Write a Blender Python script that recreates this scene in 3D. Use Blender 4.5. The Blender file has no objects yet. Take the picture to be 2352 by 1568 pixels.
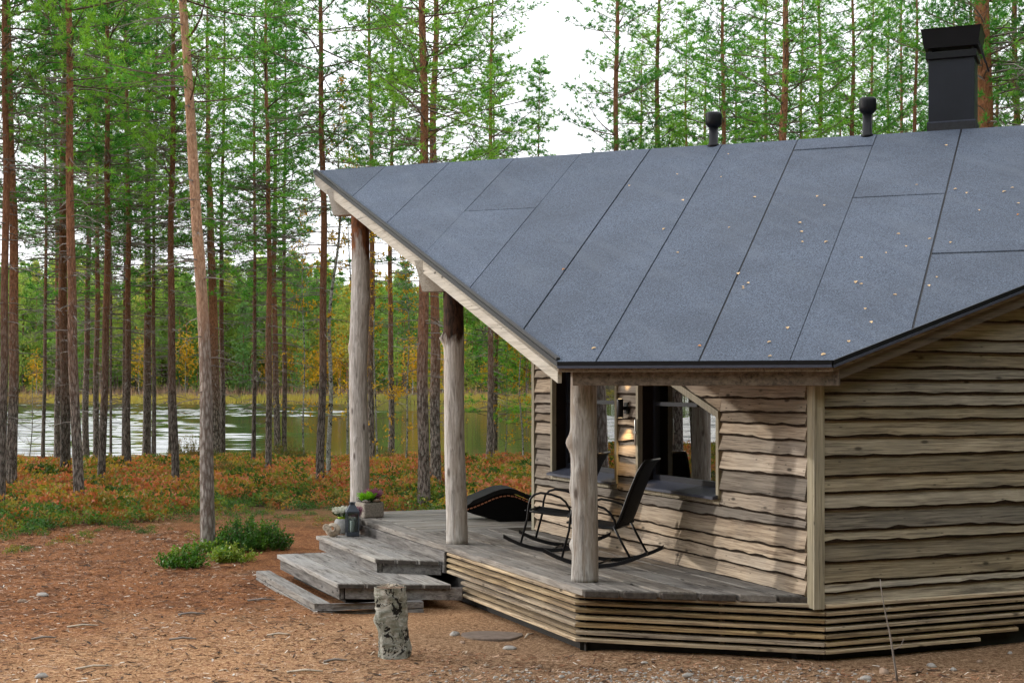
import bpy, math, random
import numpy as np
from mathutils import Vector, Matrix

R = math.radians
sc = bpy.context.scene
COL = sc.collection
random.seed(7)

# ------------------------------------------------------------------ camera, sky, sun, exposure
F, CX, HY, CAMZ = 3300.0, 1176.0, 875.0, 1.84      # measured on the 2352 x 1568 view of the photograph
cam_d = bpy.data.cameras.new('camera')
cam = bpy.data.objects.new('camera', cam_d)
COL.objects.link(cam)
cam.location = (0, 0, CAMZ)
cam.rotation_euler = (R(90), 0, 0)
cam_d.sensor_width = 36
cam_d.lens = 36 * F / 2352
cam_d.shift_y = 91 / 2352
cam_d.clip_start = 0.1
cam_d.clip_end = 3000
sc.camera = cam

SUN_DIR = Vector((1.79, -0.62, -0.56))             # the way the light travels
world = bpy.data.worlds.new('World')
sc.world = world
world.use_nodes = True
wn = world.node_tree.nodes
wl = world.node_tree.links
wn.clear()
w_out = wn.new('ShaderNodeOutputWorld')
w_bg = wn.new('ShaderNodeBackground')
w_sky = wn.new('ShaderNodeTexSky')
w_sky.sky_type = 'NISHITA'
w_sky.sun_disc = False
w_sky.sun_elevation = R(16)
w_sky.sun_rotation = math.atan2(-SUN_DIR.x, -SUN_DIR.y)
w_sky.dust_density = 4.0
w_mix = wn.new('ShaderNodeMix')                    # thin overcast: the blue sky seen through an even white veil
w_mix.data_type = 'RGBA'
w_mix.inputs['Factor'].default_value = 0.90
w_mix.inputs['B'].default_value = (9.6, 9.8, 10.2, 1)
wl.new(w_sky.outputs['Color'], w_mix.inputs['A'])
wl.new(w_mix.outputs['Result'], w_bg.inputs['Color'])
w_bg.inputs['Strength'].default_value = 0.115
wl.new(w_bg.outputs['Background'], w_out.inputs['Surface'])

sun_d = bpy.data.lights.new('sun', 'SUN')
sun_d.energy = 1.2
sun_d.angle = R(1.4)
sun_d.color = (1.0, 0.95, 0.87)
sun = bpy.data.objects.new('sun', sun_d)
COL.objects.link(sun)
sun.rotation_euler = SUN_DIR.to_track_quat('-Z', 'Y').to_euler()

sc.view_settings.view_transform = 'Standard'
sc.view_settings.look = 'None'
sc.view_settings.exposure = 0.85
sc.view_settings.gamma = 1.0
sc.view_settings.use_curve_mapping = False
sc.render.engine = 'CYCLES'
sc.cycles.max_bounces = 7
sc.cycles.diffuse_bounces = 3
sc.cycles.adaptive_threshold = .02
sc.cycles.glossy_bounces = 3
sc.cycles.transmission_bounces = 4
sc.cycles.transparent_max_bounces = 8


# ------------------------------------------------------------------ small helpers
class MB:
    """collects vertices and faces, then links them as ONE mesh object"""
    def __init__(s):
        s.v, s.f, s.m = [], [], []

    def add(s, vs, fs, mi=0):
        o = len(s.v)
        s.v += [tuple(v) for v in vs]
        s.f += [tuple(i + o for i in f) for f in fs]
        s.m += [mi] * len(fs)
        return s

    def box(s, x0, x1, y0, y1, z0, z1, mi=0):
        vs = [(x, y, z) for z in (z0, z1) for y in (y0, y1) for x in (x0, x1)]
        return s.add(vs, [(0, 2, 3, 1), (4, 5, 7, 6), (0, 1, 5, 4), (2, 6, 7, 3), (0, 4, 6, 2), (1, 3, 7, 5)], mi)

    def beam(s, p, q, w, h, up=(0, 0, 1), mi=0):
        p, q = Vector(p), Vector(q)
        d = (q - p).normalized()
        sd = d.cross(Vector(up)).normalized() * (w / 2)
        u = sd.cross(d).normalized() * (h / 2)
        vs = [e + a * sd + b * u for e in (p, q) for a, b in ((-1, -1), (1, -1), (1, 1), (-1, 1))]
        return s.add(vs, [(0, 1, 2, 3)[::-1], (4, 5, 6, 7), (0, 1, 5, 4), (1, 2, 6, 5), (2, 3, 7, 6), (3, 0, 4, 7)], mi)

    def prism(s, poly, z0, z1, mi=0):
        """plan polygon (counter-clockwise), z0 and z1 numbers or functions of (x, y)"""
        f0 = z0 if callable(z0) else (lambda x, y: z0)
        f1 = z1 if callable(z1) else (lambda x, y: z1)
        n = len(poly)
        vs = [(x, y, f0(x, y)) for x, y in poly] + [(x, y, f1(x, y)) for x, y in poly]
        fs = [tuple(range(n))[::-1], tuple(range(n, 2 * n))] + [(i, (i + 1) % n, n + (i + 1) % n, n + i) for i in range(n)]
        return s.add(vs, fs, mi)

    def tube(s, pts, rad, n=8, cap=True, mi=0):
        pts = [Vector(p) for p in pts]
        if not hasattr(rad, '__len__'):
            rad = [rad] * len(pts)
        vs, fs = [], []
        up = None
        for i, p in enumerate(pts):
            t = (pts[min(i + 1, len(pts) - 1)] - pts[max(i - 1, 0)]).normalized()
            if up is None:
                up = Vector((0, 0, 1)) if abs(t.z) < .9 else Vector((1, 0, 0))
            a = t.cross(up).normalized()
            b = a.cross(t).normalized()
            up = b
            for k in range(n):
                th = 2 * math.pi * k / n
                vs.append(p + (a * math.cos(th) + b * math.sin(th)) * rad[i])
        for i in range(len(pts) - 1):
            for k in range(n):
                fs.append((i * n + k, i * n + (k + 1) % n, (i + 1) * n + (k + 1) % n, (i + 1) * n + k))
        if cap:
            fs.append(tuple(range(n))[::-1])
            fs.append(tuple(range((len(pts) - 1) * n, len(pts) * n)))
        return s.add(vs, fs, mi)

    def lathe(s, prof, n=20, c=(0, 0, 0), mi=0):
        vs, fs = [], []
        for r, z in prof:
            for k in range(n):
                th = 2 * math.pi * k / n
                vs.append((c[0] + r * math.cos(th), c[1] + r * math.sin(th), c[2] + z))
        for i in range(len(prof) - 1):
            for k in range(n):
                fs.append((i * n + k, i * n + (k + 1) % n, (i + 1) * n + (k + 1) % n, (i + 1) * n + k))
        fs.append(tuple(range(n))[::-1])
        fs.append(tuple(range((len(prof) - 1) * n, len(prof) * n)))
        return s.add(vs, fs, mi)

    def mesh(s, name, mats, smooth=False):
        me = bpy.data.meshes.new(name)
        me.from_pydata(s.v, [], s.f)
        for m in (mats if isinstance(mats, (list, tuple)) else [mats]):
            me.materials.append(m)
        if len(me.materials) > 1:
            me.polygons.foreach_set('material_index', s.m)
        if smooth:
            me.polygons.foreach_set('use_smooth', [True] * len(me.polygons))
        me.update()
        return me

    def build(s, name, mats, parent=None, smooth=False, bevel=0.0):
        o = bpy.data.objects.new(name, s.mesh(name, mats, smooth))
        COL.objects.link(o)
        if parent is not None:
            o.parent = parent
        if bevel:
            b = o.modifiers.new('bevel', 'BEVEL')
            b.width = bevel
            b.segments = 2
        return o


def np_mesh(name, v, f, mats, smooth=False, mi=None):
    """v (n,3), f (m,3|4) numpy arrays -> mesh"""
    me = bpy.data.meshes.new(name)
    v = np.asarray(v, np.float32)
    f = np.asarray(f, np.int32)
    k = f.shape[1]
    me.vertices.add(len(v))
    me.vertices.foreach_set('co', v.ravel())
    me.loops.add(f.size)
    me.loops.foreach_set('vertex_index', f.ravel())
    me.polygons.add(len(f))
    me.polygons.foreach_set('loop_start', np.arange(0, f.size, k, dtype=np.int32))
    me.polygons.foreach_set('loop_total', np.full(len(f), k, np.int32))
    for m in (mats if isinstance(mats, (list, tuple)) else [mats]):
        me.materials.append(m)
    if mi is not None:
        me.polygons.foreach_set('material_index', np.asarray(mi, np.int32))
    if smooth:
        me.polygons.foreach_set('use_smooth', np.ones(len(f), bool))
    me.update(calc_edges=True)
    return me


def link(name, me, parent=None):
    o = bpy.data.objects.new(name, me)
    COL.objects.link(o)
    if parent is not None:
        o.parent = parent
    return o


def thing(name, label, cat, loc=(0, 0, 0), rz=0.0, group=None):
    o = bpy.data.objects.new(name, None)
    COL.objects.link(o)
    o.location = loc
    o.rotation_euler = (0, 0, rz)
    o.empty_display_size = .2
    return tag(o, label, cat, group)


def part_empty(name, parent):
    o = bpy.data.objects.new(name, None)
    COL.objects.link(o)
    o.parent = parent
    o.empty_display_size = .1
    return o


def tag(o, label=None, cat=None, group=None, kind=None):
    if label: o['label'] = label
    if cat: o['category'] = cat
    if group: o['group'] = group
    if kind: o['kind'] = kind
    return o


# ------------------------------------------------------------------ material helpers
class Mat:
    def __init__(s, name):
        s.m = bpy.data.materials.new(name)
        s.m.use_nodes = True
        s.nt = s.m.node_tree
        s.nt.nodes.clear()
        s.out = s.nt.nodes.new('ShaderNodeOutputMaterial')

    def n(s, typ, ins=None, **props):
        nd = s.nt.nodes.new('ShaderNode' + typ)
        for k, v in props.items():
            setattr(nd, k, v)
        for k, v in (ins or {}).items():
            sock = nd.inputs[k]
            if isinstance(v, bpy.types.NodeSocket):
                s.nt.links.new(v, sock)
            else:
                if isinstance(v, tuple) and len(v) == 3 and sock.type == 'RGBA':
                    v = v + (1,)
                sock.default_value = v
        return nd

    def math(s, op, a, b=0.0, clamp=False):
        return s.n('Math', {0: a, 1: b}, operation=op, use_clamp=clamp).outputs[0]

    def mix(s, f, a, b, blend='MIX'):
        return s.n('Mix', {'Factor': f, 'A': a, 'B': b}, data_type='RGBA', blend_type=blend).outputs['Result']

    def ramp(s, f, stops):
        nd = s.n('ValToRGB', {'Fac': f})
        cr = nd.color_ramp
        while len(cr.elements) < len(stops):
            cr.elements.new(.5)
        for e, (p, c) in zip(cr.elements, stops):
            e.position = p
            e.color = c + (1,) if len(c) == 3 else c
        return nd.outputs['Color']

    def step(s, f, lo, hi):
        return s.n('MapRange', {'Value': f, 'From Min': lo, 'From Max': hi}, clamp=True).outputs[0]

    def noise(s, vec, scale, detail=4.0, rough=.55, dist=0.0):
        return s.n('TexNoise', {'Vector': vec, 'Scale': scale, 'Detail': detail, 'Roughness': rough, 'Distortion': dist}).outputs['Fac']

    def scaled(s, vec, sv):
        return s.n('VectorMath', {0: vec, 1: sv}, operation='MULTIPLY').outputs[0]

    def obj_coord(s, rnd=True):
        v = s.n('TexCoord').outputs['Object']
        if rnd:
            r = s.n('ObjectInfo').outputs['Random']
            off = s.n('CombineXYZ', {'X': s.math('MULTIPLY', r, 37.), 'Y': s.math('MULTIPLY', r, 53.), 'Z': s.math('MULTIPLY', r, 71.)}).outputs[0]
            v = s.n('VectorMath', {0: v, 1: off}, operation='ADD').outputs[0]
        return v

    def rand(s):
        return s.n('ObjectInfo').outputs['Random']

    def bump(s, h, strength=.4, dist=.01):
        return s.n('Bump', {'Height': h, 'Strength': strength, 'Distance': dist}).outputs[0]

    def surf(s, color, rough=.8, normal=None, metallic=0.0, spec=.5, **kw):
        ins = {'Base Color': color, 'Roughness': rough, 'Metallic': metallic, 'Specular IOR Level': spec}
        if normal is not None:
            ins['Normal'] = normal
        ins.update(kw)
        p = s.n('BsdfPrincipled', ins)
        s.nt.links.new(p.outputs[0], s.out.inputs['Surface'])
        return s.m


def wood(name, axis, light, mid, dark, grey=(.20, .185, .165), greyness=.4, knots=True, stain=.5, vary=.35, across=34., bump=.35):
    """sawn boards; axis = direction of the grain in the object's own frame"""
    M = Mat(name)
    v = M.obj_coord()
    sv = [across, across, across]
    sv[axis] = 1.1
    g = M.scaled(v, tuple(sv))
    fine = M.noise(g, 2.2, 6, .65, .4)
    sv2 = [across * .35] * 3
    sv2[axis] = .45
    broad = M.noise(M.scaled(v, tuple(sv2)), 1.6, 3, .5, .6)
    col = M.ramp(M.math('ADD', M.math('MULTIPLY', fine, .72), M.math('MULTIPLY', broad, .28)),
                 [(.36, dark), (.48, mid), (.60, light)])
    blot = M.step(M.noise(v, 1.7, 4, .6), .42, .66)
    col = M.mix(M.math('MULTIPLY', blot, greyness), col, grey)
    if stain:
        st = M.step(M.noise(M.scaled(v, tuple(.9 if i == axis else 5. for i in range(3))), 1.3, 5, .7), .60, .74)
        col = M.mix(M.math('MULTIPLY', st, stain), col, tuple(c * .22 for c in mid))
    if knots:
        sk = [7.5] * 3
        sk[axis] = 2.9
        vo = M.n('TexVoronoi', {'Vector': M.scaled(v, tuple(sk)), 'Scale': 1.0}, voronoi_dimensions='3D')
        kn = M.step(M.math('ADD', vo.outputs['Distance'], M.math('MULTIPLY', M.math('SUBTRACT', fine, .5), .12)), .15, .07)
        pick = M.math('GREATER_THAN', M.n('SeparateColor', {0: vo.outputs['Color']}).outputs[0], .45)
        col = M.mix(M.math('MULTIPLY', M.math('MULTIPLY', kn, pick), .9), col, tuple(c * .18 for c in mid))
        sk2 = [21.] * 3
        sk2[axis] = 7.
        vo2 = M.n('TexVoronoi', {'Vector': M.scaled(v, tuple(sk2)), 'Scale': 1.0}, voronoi_dimensions='3D')
        k2 = M.math('MULTIPLY', M.step(vo2.outputs['Distance'], .16, .06), M.math('GREATER_THAN', M.n('SeparateColor', {0: vo2.outputs['Color']}).outputs[0], .72))
        col = M.mix(M.math('MULTIPLY', k2, .75), col, tuple(c * .15 for c in mid))
        crack = M.step(M.noise(M.scaled(v, tuple(.8 if i == axis else 45. for i in range(3))), 1.2, 3, .6, .3), .645, .70)
        col = M.mix(M.math('MULTIPLY', crack, .6), col, tuple(c * .2 for c in mid))
    r = M.rand()
    hsv = M.n('HueSaturation', {'Color': col, 'Hue': .5, 'Saturation': M.n('MapRange', {'Value': r, 'To Min': .7, 'To Max': 1.15}).outputs[0],
                                'Value': M.n('MapRange', {'Value': M.math('FRACT', M.math('MULTIPLY', r, 13.7)), 'To Min': 1 - vary, 'To Max': 1 + vary}).outputs[0]})
    return M.surf(hsv.outputs[0], .82, M.bump(fine, bump, .006), spec=.25)


def plain(name, color, rough=.6, metallic=0.0, noise=.15, scale=14., spec=.5, bump=0.0):
    M = Mat(name)
    v = M.obj_coord()
    nz = M.noise(v, scale, 5, .6)
    c = M.mix(M.step(nz, .3, .7), tuple(x * (1 - noise) for x in color), tuple(min(1, x * (1 + noise)) for x in color))
    return M.surf(c, rough, M.bump(nz, bump, .01) if bump else None, metallic, spec)


# walls, deck, timber
WALL_L, WALL_M, WALL_D = (.40, .325, .245), (.265, .205, .15), (.10, .072, .052)
m_plank_y = wood('siding_along_y', 1, WALL_L, WALL_M, WALL_D, (.24, .21, .175), .45, stain=.7, vary=.42)
m_bark_shadow_edge = plain('plank_bark_shadow_edge', (.030, .022, .016), .95, noise=.5, scale=20, spec=.1)  # dark bark lip, its tone also standing in for the shadow gap
m_plank_x = wood('siding_along_x', 0, (.38, .32, .225), (.245, .20, .136), (.072, .056, .040), (.17, .155, .12), .5, stain=.75, vary=.34)
m_deck_y = wood('deck_along_y', 1, (.30, .27, .235), (.185, .16, .138), (.045, .036, .029), (.25, .24, .225), .5, knots=True, stain=.7, vary=.24, across=12., bump=.7)
m_deck_x = wood('deck_along_x', 0, (.36, .33, .29), (.27, .24, .205), (.11, .09, .073), (.31, .30, .28), .55, knots=True, stain=.35, vary=.16, across=16.)
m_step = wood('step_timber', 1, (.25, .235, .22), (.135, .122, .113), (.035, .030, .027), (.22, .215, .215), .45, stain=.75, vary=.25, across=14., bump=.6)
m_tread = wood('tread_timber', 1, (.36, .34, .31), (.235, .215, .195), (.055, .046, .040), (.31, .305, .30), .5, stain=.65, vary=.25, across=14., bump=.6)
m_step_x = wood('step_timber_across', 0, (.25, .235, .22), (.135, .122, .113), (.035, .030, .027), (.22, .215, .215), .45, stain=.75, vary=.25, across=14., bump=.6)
m_endgrain = plain('weathered_end_grain', (.055, .045, .037), .9, noise=.5, scale=30, bump=.5)
m_batten = wood('batten_timber', 1, (.56, .43, .255), (.39, .275, .155), (.19, .12, .066), (.25, .21, .16), .40, knots=True, stain=.35, vary=.30)
m_batten_x = wood('batten_timber_across', 0, (.54, .415, .245), (.30, .21, .12), (.085, .056, .034), (.16, .13, .098), .42, knots=True, stain=.4, vary=.30)
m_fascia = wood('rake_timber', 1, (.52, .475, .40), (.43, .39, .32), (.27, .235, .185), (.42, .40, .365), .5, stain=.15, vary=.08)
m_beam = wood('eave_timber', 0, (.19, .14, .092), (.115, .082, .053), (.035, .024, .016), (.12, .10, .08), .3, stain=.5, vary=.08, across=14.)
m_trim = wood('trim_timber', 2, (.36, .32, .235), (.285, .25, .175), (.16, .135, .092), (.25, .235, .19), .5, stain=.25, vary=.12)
m_dark_trim = wood('shaded_rake_timber', 0, (.15, .115, .08), (.10, .074, .05), (.04, .03, .021), (.10, .088, .07), .4, stain=.5, vary=.08)  # rake timber with its shadow put into the darker colour
m_inner = plain('interior_boards', (.17, .10, .055), .7, noise=.3, scale=4)
m_soffit = wood('soffit_boards', 0, (.22, .165, .11), (.15, .11, .072), (.08, .055, .035), (.14, .115, .09), .2, stain=.2, vary=.1)
m_void = plain('shade_and_soil_black', (.012, .011, .010), .9, noise=.3)  # near-black: under-deck shade put into the colour; also blocks and soil
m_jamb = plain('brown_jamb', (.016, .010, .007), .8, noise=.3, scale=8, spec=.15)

# metal, plastic
m_black = plain('black_coated_metal', (.0075, .008, .0105), .42, .0, noise=.2, scale=6, spec=.25)
m_chimney = plain('chimney_sheet', (.012, .014, .021), .45, .0, noise=.2, scale=3, spec=.3)
m_drip = plain('drip_edge_metal', (.016, .018, .024), .4, .0, noise=.15, spec=.3)
m_chair = plain('black_powder_coat', (.006, .0062, .008), .38, noise=.1, spec=.25)
m_sling = plain('black_sling_fabric', (.006, .006, .008), .8, noise=.25, scale=120, bump=.4, spec=.15)
m_sillm = plain('grey_sill_metal', (.055, .062, .09), .42, .0, noise=.15, spec=.4)
m_frame = plain('window_frame_paint', (.016, .018, .026), .4, noise=.1, spec=.3)
m_lantern = plain('lantern_metal', (.055, .068, .088), .45, .2, noise=.2, scale=20)
m_steel = plain('bright_steel', (.5, .5, .5), .3, .9, noise=.1)
m_candle = plain('white_wax', (.8, .78, .72), .5, noise=.03)
m_orange = plain('copper_stitching', (.42, .17, .09), .6, noise=.15)
m_cushion = plain('black_cushion', (.009, .0085, .0085), .75, noise=.3, scale=60, bump=.3, spec=.2)
m_wicker = plain('black_wicker', (.004, .004, .004), .8, noise=.4, scale=60, bump=.6, spec=.1)
m_concrete = plain('exposed_concrete', (.30, .265, .225), .9, noise=.35, scale=55, bump=.5)
m_pot = plain('grey_stoneware', (.30, .295, .285), .85, noise=.18, scale=25, bump=.2)
m_lime = plain('lime_green_pot', (.40, .62, .02), .5, noise=.05)
m_stone = plain('grey_stone', (.36, .33, .30), .9, noise=.35, scale=18, bump=.4)
m_stone_w = plain('brown_stone', (.30, .21, .15), .9, noise=.35, scale=18, bump=.4)
m_slab = plain('dark_slab', (.15, .11, .085), .9, noise=.3, scale=14, bump=.3)
m_curved = plain('pale_carved_wood', (.48, .40, .31), .8, noise=.35, scale=22, bump=.4)
m_curved_red = plain('reddish_carved_wood', (.50, .24, .12), .8, noise=.2, scale=22)


def felt_mat():
    M = Mat('mineral_roof_felt')
    v = M.n('TexCoord').outputs['Object']
    gr = M.noise(v, 82., 3, .8)
    g2 = M.noise(v, 38., 3, .7)
    lo = M.noise(v, .9, 4, .6)
    scuff = M.step(M.noise(M.scaled(v, (1., 1., 1.)), 3.2, 6, .75, .8), .60, .74)
    c = M.ramp(M.math('ADD', M.math('MULTIPLY', gr, .85), M.math('MULTIPLY', g2, .15)),
               [(.37, (.016, .021, .031)), (.5, (.070, .089, .128)), (.63, (.17, .21, .285))])
    c = M.mix(M.math('MULTIPLY', M.step(lo, .35, .65), .42), c, (.042, .051, .070))
    st_ = M.step(M.noise(M.scaled(v, (3.2, .35, 1.)), 1.3, 4, .6, .5), .5, .66)
    c = M.mix(M.math('MULTIPLY', st_, .22), c, (.125, .145, .18))
    c = M.mix(M.math('MULTIPLY', scuff, .35), c, (.028, .034, .046))
    r = M.rand()
    c = M.n('HueSaturation', {'Color': c, 'Value': M.n('MapRange', {'Value': r, 'To Min': .9, 'To Max': 1.08}).outputs[0]}).outputs[0]
    rip = M.noise(M.scaled(v, (1., 1., 1.)), 2.1, 3, .5, .3)
    b1 = M.n('Bump', {'Height': rip, 'Strength': .35, 'Distance': .05}).outputs[0]
    b2 = M.n('Bump', {'Height': gr, 'Strength': .5, 'Distance': .004, 'Normal': b1}).outputs[0]
    return M.surf(c, .80, b2, spec=.4)


m_felt = felt_mat()
m_seam = plain('bitumen_seam', (.006, .006, .007), .6)


def log_mat(name, bark_from, bark_to, bark_col, bark_dark, patch=.5, tone=1.0, warm=.5):
    """barked log silvered by weather, some bark left towards the top"""
    M = Mat(name)
    v = M.obj_coord(False)
    g = M.noise(M.scaled(v, (26., 26., 2.6)), 1.6, 6, .65, .8)
    tw = M.noise(M.scaled(v, (9., 9., 1.2)), 1.4, 4, .6, .5)
    c = M.ramp(g, [(.30, tuple(k * tone for k in (.20, .18, .16))), (.48, tuple(k * tone for k in (.44, .41, .38))), (.66, tuple(k * tone for k in (.64, .62, .59)))])
    c = M.mix(M.math('MULTIPLY', M.step(tw, .46, .62), warm), c, tuple(k * tone for k in (.30, .225, .165)))
    vo = M.n('TexVoronoi', {'Vector': M.scaled(v, (5., 5., 1.9)), 'Scale': 1.0})
    kn = M.step(vo.outputs['Distance'], .13, .06)
    c = M.mix(M.math('MULTIPLY', kn, .8), c, (.06, .04, .028))
    z = M.n('SeparateXYZ', {0: v}).outputs['Z']
    f = M.math('ADD', M.step(z, bark_from, bark_to), M.math('MULTIPLY', M.math('SUBTRACT', M.noise(M.scaled(v, (5., 5., 1.3)), 1.2, 4, .6), .5), 3.2 * patch))
    f = M.step(f, .42, .62)
    bc = M.mix(M.step(M.noise(M.scaled(v, (18., 18., 5.)), 1.5, 5, .7), .4, .62), bark_col, bark_dark)
    if bark_from < 90:
        c = M.mix(f, c, bc)
    return M.surf(c, .85, M.bump(g, .55, .012), spec=.2)


m_log1 = log_mat('silver_log_red_bark', 3.1, 4.4, (.27, .11, .05), (.10, .05, .03), tone=1.22, warm=.22)
m_log2 = log_mat('silver_log_dark_bark', 2.05, 2.55, (.085, .045, .028), (.018, .013, .011), tone=1.1, warm=.35)
m_log3 = log_mat('silver_log_bare', 99., 100., (.3, .2, .1), (.2, .1, .05), tone=.80, warm=.6)


def bark_mat(name, low, lowd, high, highd, z0, z1, lichen=.5):
    M = Mat(name)
    v = M.obj_coord()
    z = M.n('SeparateXYZ', {0: M.n('TexCoord').outputs['Object']}).outputs['Z']
    vo = M.n('TexVoronoi', {'Vector': M.scaled(v, (26., 26., 7.)), 'Scale': 1.0, 'Randomness': 1.0}, feature='F1')
    pl = M.noise(M.scaled(v, (28., 28., 8.)), 1.3, 5, .8, .6)
    plates = M.step(M.math('ADD', M.math('MULTIPLY', vo.outputs['Distance'], .8), M.math('MULTIPLY', pl, .7)), .56, .86)
    cl = M.mix(plates, low, lowd)
    ch = M.mix(M.step(pl, .43, .60), high, highd)
    ch = M.mix(M.math('MULTIPLY', M.step(M.noise(M.scaled(v, (30., 30., 13.)), 1.3, 4, .8), .58, .66), .55), ch, tuple(k * .75 + .10 for k in high))
    f = M.step(M.math('ADD', z, M.math('MULTIPLY', M.noise(v, 1.3, 3), 2.2)), z0 + 1.1, z1 + 1.1)
    c = M.mix(f, cl, ch)
    li = M.step(M.noise(M.scaled(v, (34., 34., 15.)), 1.4, 5, .8), .54, .62)
    c = M.mix(M.math('MULTIPLY', M.math('MULTIPLY', li, M.math('SUBTRACT', 1., f)), lichen), c, (.34, .35, .30))
    r = M.rand()
    c = M.n('HueSaturation', {'Color': c, 'Value': M.n('MapRange', {'Value': r, 'To Min': .75, 'To Max': 1.25}).outputs[0]}).outputs[0]
    return M.surf(c, .92, M.bump(M.math('ADD', plates, pl), .8, .02), spec=.15)


m_bark = bark_mat('pine_bark', (.27, .22, .19), (.06, .045, .037), (.36, .17, .092), (.16, .068, .036), 1.8, 5.2, .8)
m_bark_main = bark_mat('pine_bark_pale', (.52, .47, .43), (.20, .155, .13), (.74, .46, .30), (.46, .25, .15), 2.2, 4.2, .8)
m_bark_red = bark_mat('pine_bark_red', (.33, .14, .065), (.17, .07, .033), (.42, .19, .09), (.25, .10, .045), 0., 2., .1)
m_deadwood = plain('dead_twig_bark', (.22, .19, .17), .9, noise=.4, scale=8)
m_limb = plain('limb_bark', (.15, .105, .08), .9, noise=.4, scale=8)


def leaf_mat(name, stops, trans=.35, scale=.6, rough=.6, spec=.3, fine=6., spreadf=1.0):
    """leaves whose colour drifts with where they grow"""
    M = Mat(name)
    p = M.n('NewGeometry').outputs['Position']
    r = M.rand()
    a = M.noise(p, scale, 3, .6)
    b = M.noise(p, fine, 2, .6)
    f = M.math('ADD', M.math('ADD', M.math('MULTIPLY', a, .62), M.math('MULTIPLY', b, .38)), M.math('MULTIPLY', M.math('SUBTRACT', r, .5), .22))
    f = M.math('ADD', M.math('MULTIPLY', M.math('SUBTRACT', f, .5), spreadf), .5)
    c = M.ramp(f, stops)
    d = M.n('BsdfPrincipled', {'Base Color': c, 'Roughness': rough, 'Specular IOR Level': spec})
    t = M.n('BsdfTranslucent', {'Color': M.n('HueSaturation', {'Color': c, 'Saturation': 1.1, 'Value': 1.25}).outputs[0]})
    mx = M.n('MixShader', {0: trans, 1: d.outputs[0], 2: t.outputs[0]})
    M.nt.links.new(mx.outputs[0], M.out.inputs['Surface'])
    return M.m


m_needle = leaf_mat('pine_needles', [(.24, (.042, .14, .028)), (.46, (.10, .30, .046)), (.68, (.26, .47, .070))], .5, .7, fine=5., spreadf=1.5)
m_needle_far = leaf_mat('distant_pine_needles', [(.28, (.11, .22, .06)), (.46, (.21, .36, .08)), (.62, (.34, .46, .10)), (.74, (.46, .46, .11))], .5, .09, fine=.6, spreadf=1.5)
m_birch_leaf = leaf_mat('yellow_birch_leaves', [(.3, (.55, .30, .03)), (.5, (.62, .38, .04)), (.7, (.45, .40, .06))], .45, .8)
m_shrub = leaf_mat('autumn_berry_leaves', [(.18, (.04, .09, .015)), (.31, (.17, .22, .03)), (.42, (.42, .27, .055)), (.51, (.50, .205, .085)), (.60, (.47, .13, .07)), (.70, (.30, .20, .045)), (.80, (.13, .18, .025)), (.9, (.05, .10, .02))], .38, .42, fine=2.2, spreadf=2.3)
m_shrub_g = leaf_mat('green_berry_leaves', [(.33, (.045, .12, .022)), (.45, (.085, .18, .03)), (.55, (.15, .22, .03)), (.64, (.30, .19, .04)), (.7, (.36, .13, .04))], .35, .5, fine=3., spreadf=1.5)
m_lingon = leaf_mat('lingonberry_leaves', [(.28, (.042, .13, .018)), (.48, (.10, .23, .026)), (.68, (.28, .34, .055))], .35, 3., .45, .35, fine=14., spreadf=1.5)
m_reed = leaf_mat('yellow_sedge', [(.26, (.26, .17, .07)), (.45, (.37, .26, .07)), (.6, (.40, .33, .06)), (.75, (.26, .25, .05))], .3, .05, fine=.4, spreadf=1.6)
m_brush = leaf_mat('bare_brush', [(.3, (.22, .16, .11)), (.5, (.36, .21, .12)), (.68, (.40, .29, .15))], .3, .08, fine=.4)
m_heath_w = leaf_mat('white_heather_bells', [(.3, (.62, .64, .55)), (.7, (.75, .74, .68))], .3, 8., fine=30.)
m_heath_p = leaf_mat('pink_heather_bells', [(.3, (.22, .07, .13)), (.5, (.36, .14, .22)), (.7, (.45, .25, .30))], .3, 8., fine=30.)
m_heath_g = leaf_mat('bright_heather_leaves', [(.3, (.10, .32, .01)), (.5, (.22, .52, .015)), (.7, (.36, .62, .02))], .35, 8., fine=30.)
m_heath_d = leaf_mat('dark_heather_leaves', [(.3, (.02, .06, .012)), (.7, (.05, .11, .02))], .2, 8., fine=30.)


def birch_mat(name='birch_bark', lich=.4):
    M = Mat(name)
    v = M.obj_coord()
    a = M.noise(M.scaled(v, (7., 7., 16.)), 1.2, 5, .7, .5)
    b = M.noise(M.scaled(v, (5., 5., 4.)), 1.4, 5, .7, .8)
    c = M.mix(M.step(a, .38, .58), (.56, .55, .50), (.30, .295, .255))
    c = M.mix(M.math('MULTIPLY', M.step(b, .40, .54), .9 * lich * 2), c, (.155, .17, .125))
    c = M.mix(M.step(M.noise(M.scaled(v, (6., 6., 5.)), 1.7, 4, .75, 1.), .535, .575), c, (.022, .02, .018))
    return M.surf(c, .9, M.bump(M.math('ADD', a, b), .9, .03), spec=.15)


m_birch = birch_mat('birch_bark', .34)
m_birch_thin = birch_mat('thin_birch_bark', .3)
m_cut = plain('sawn_stump_top', (.17, .10, .06), .9, noise=.4, scale=25, bump=.5)


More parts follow.
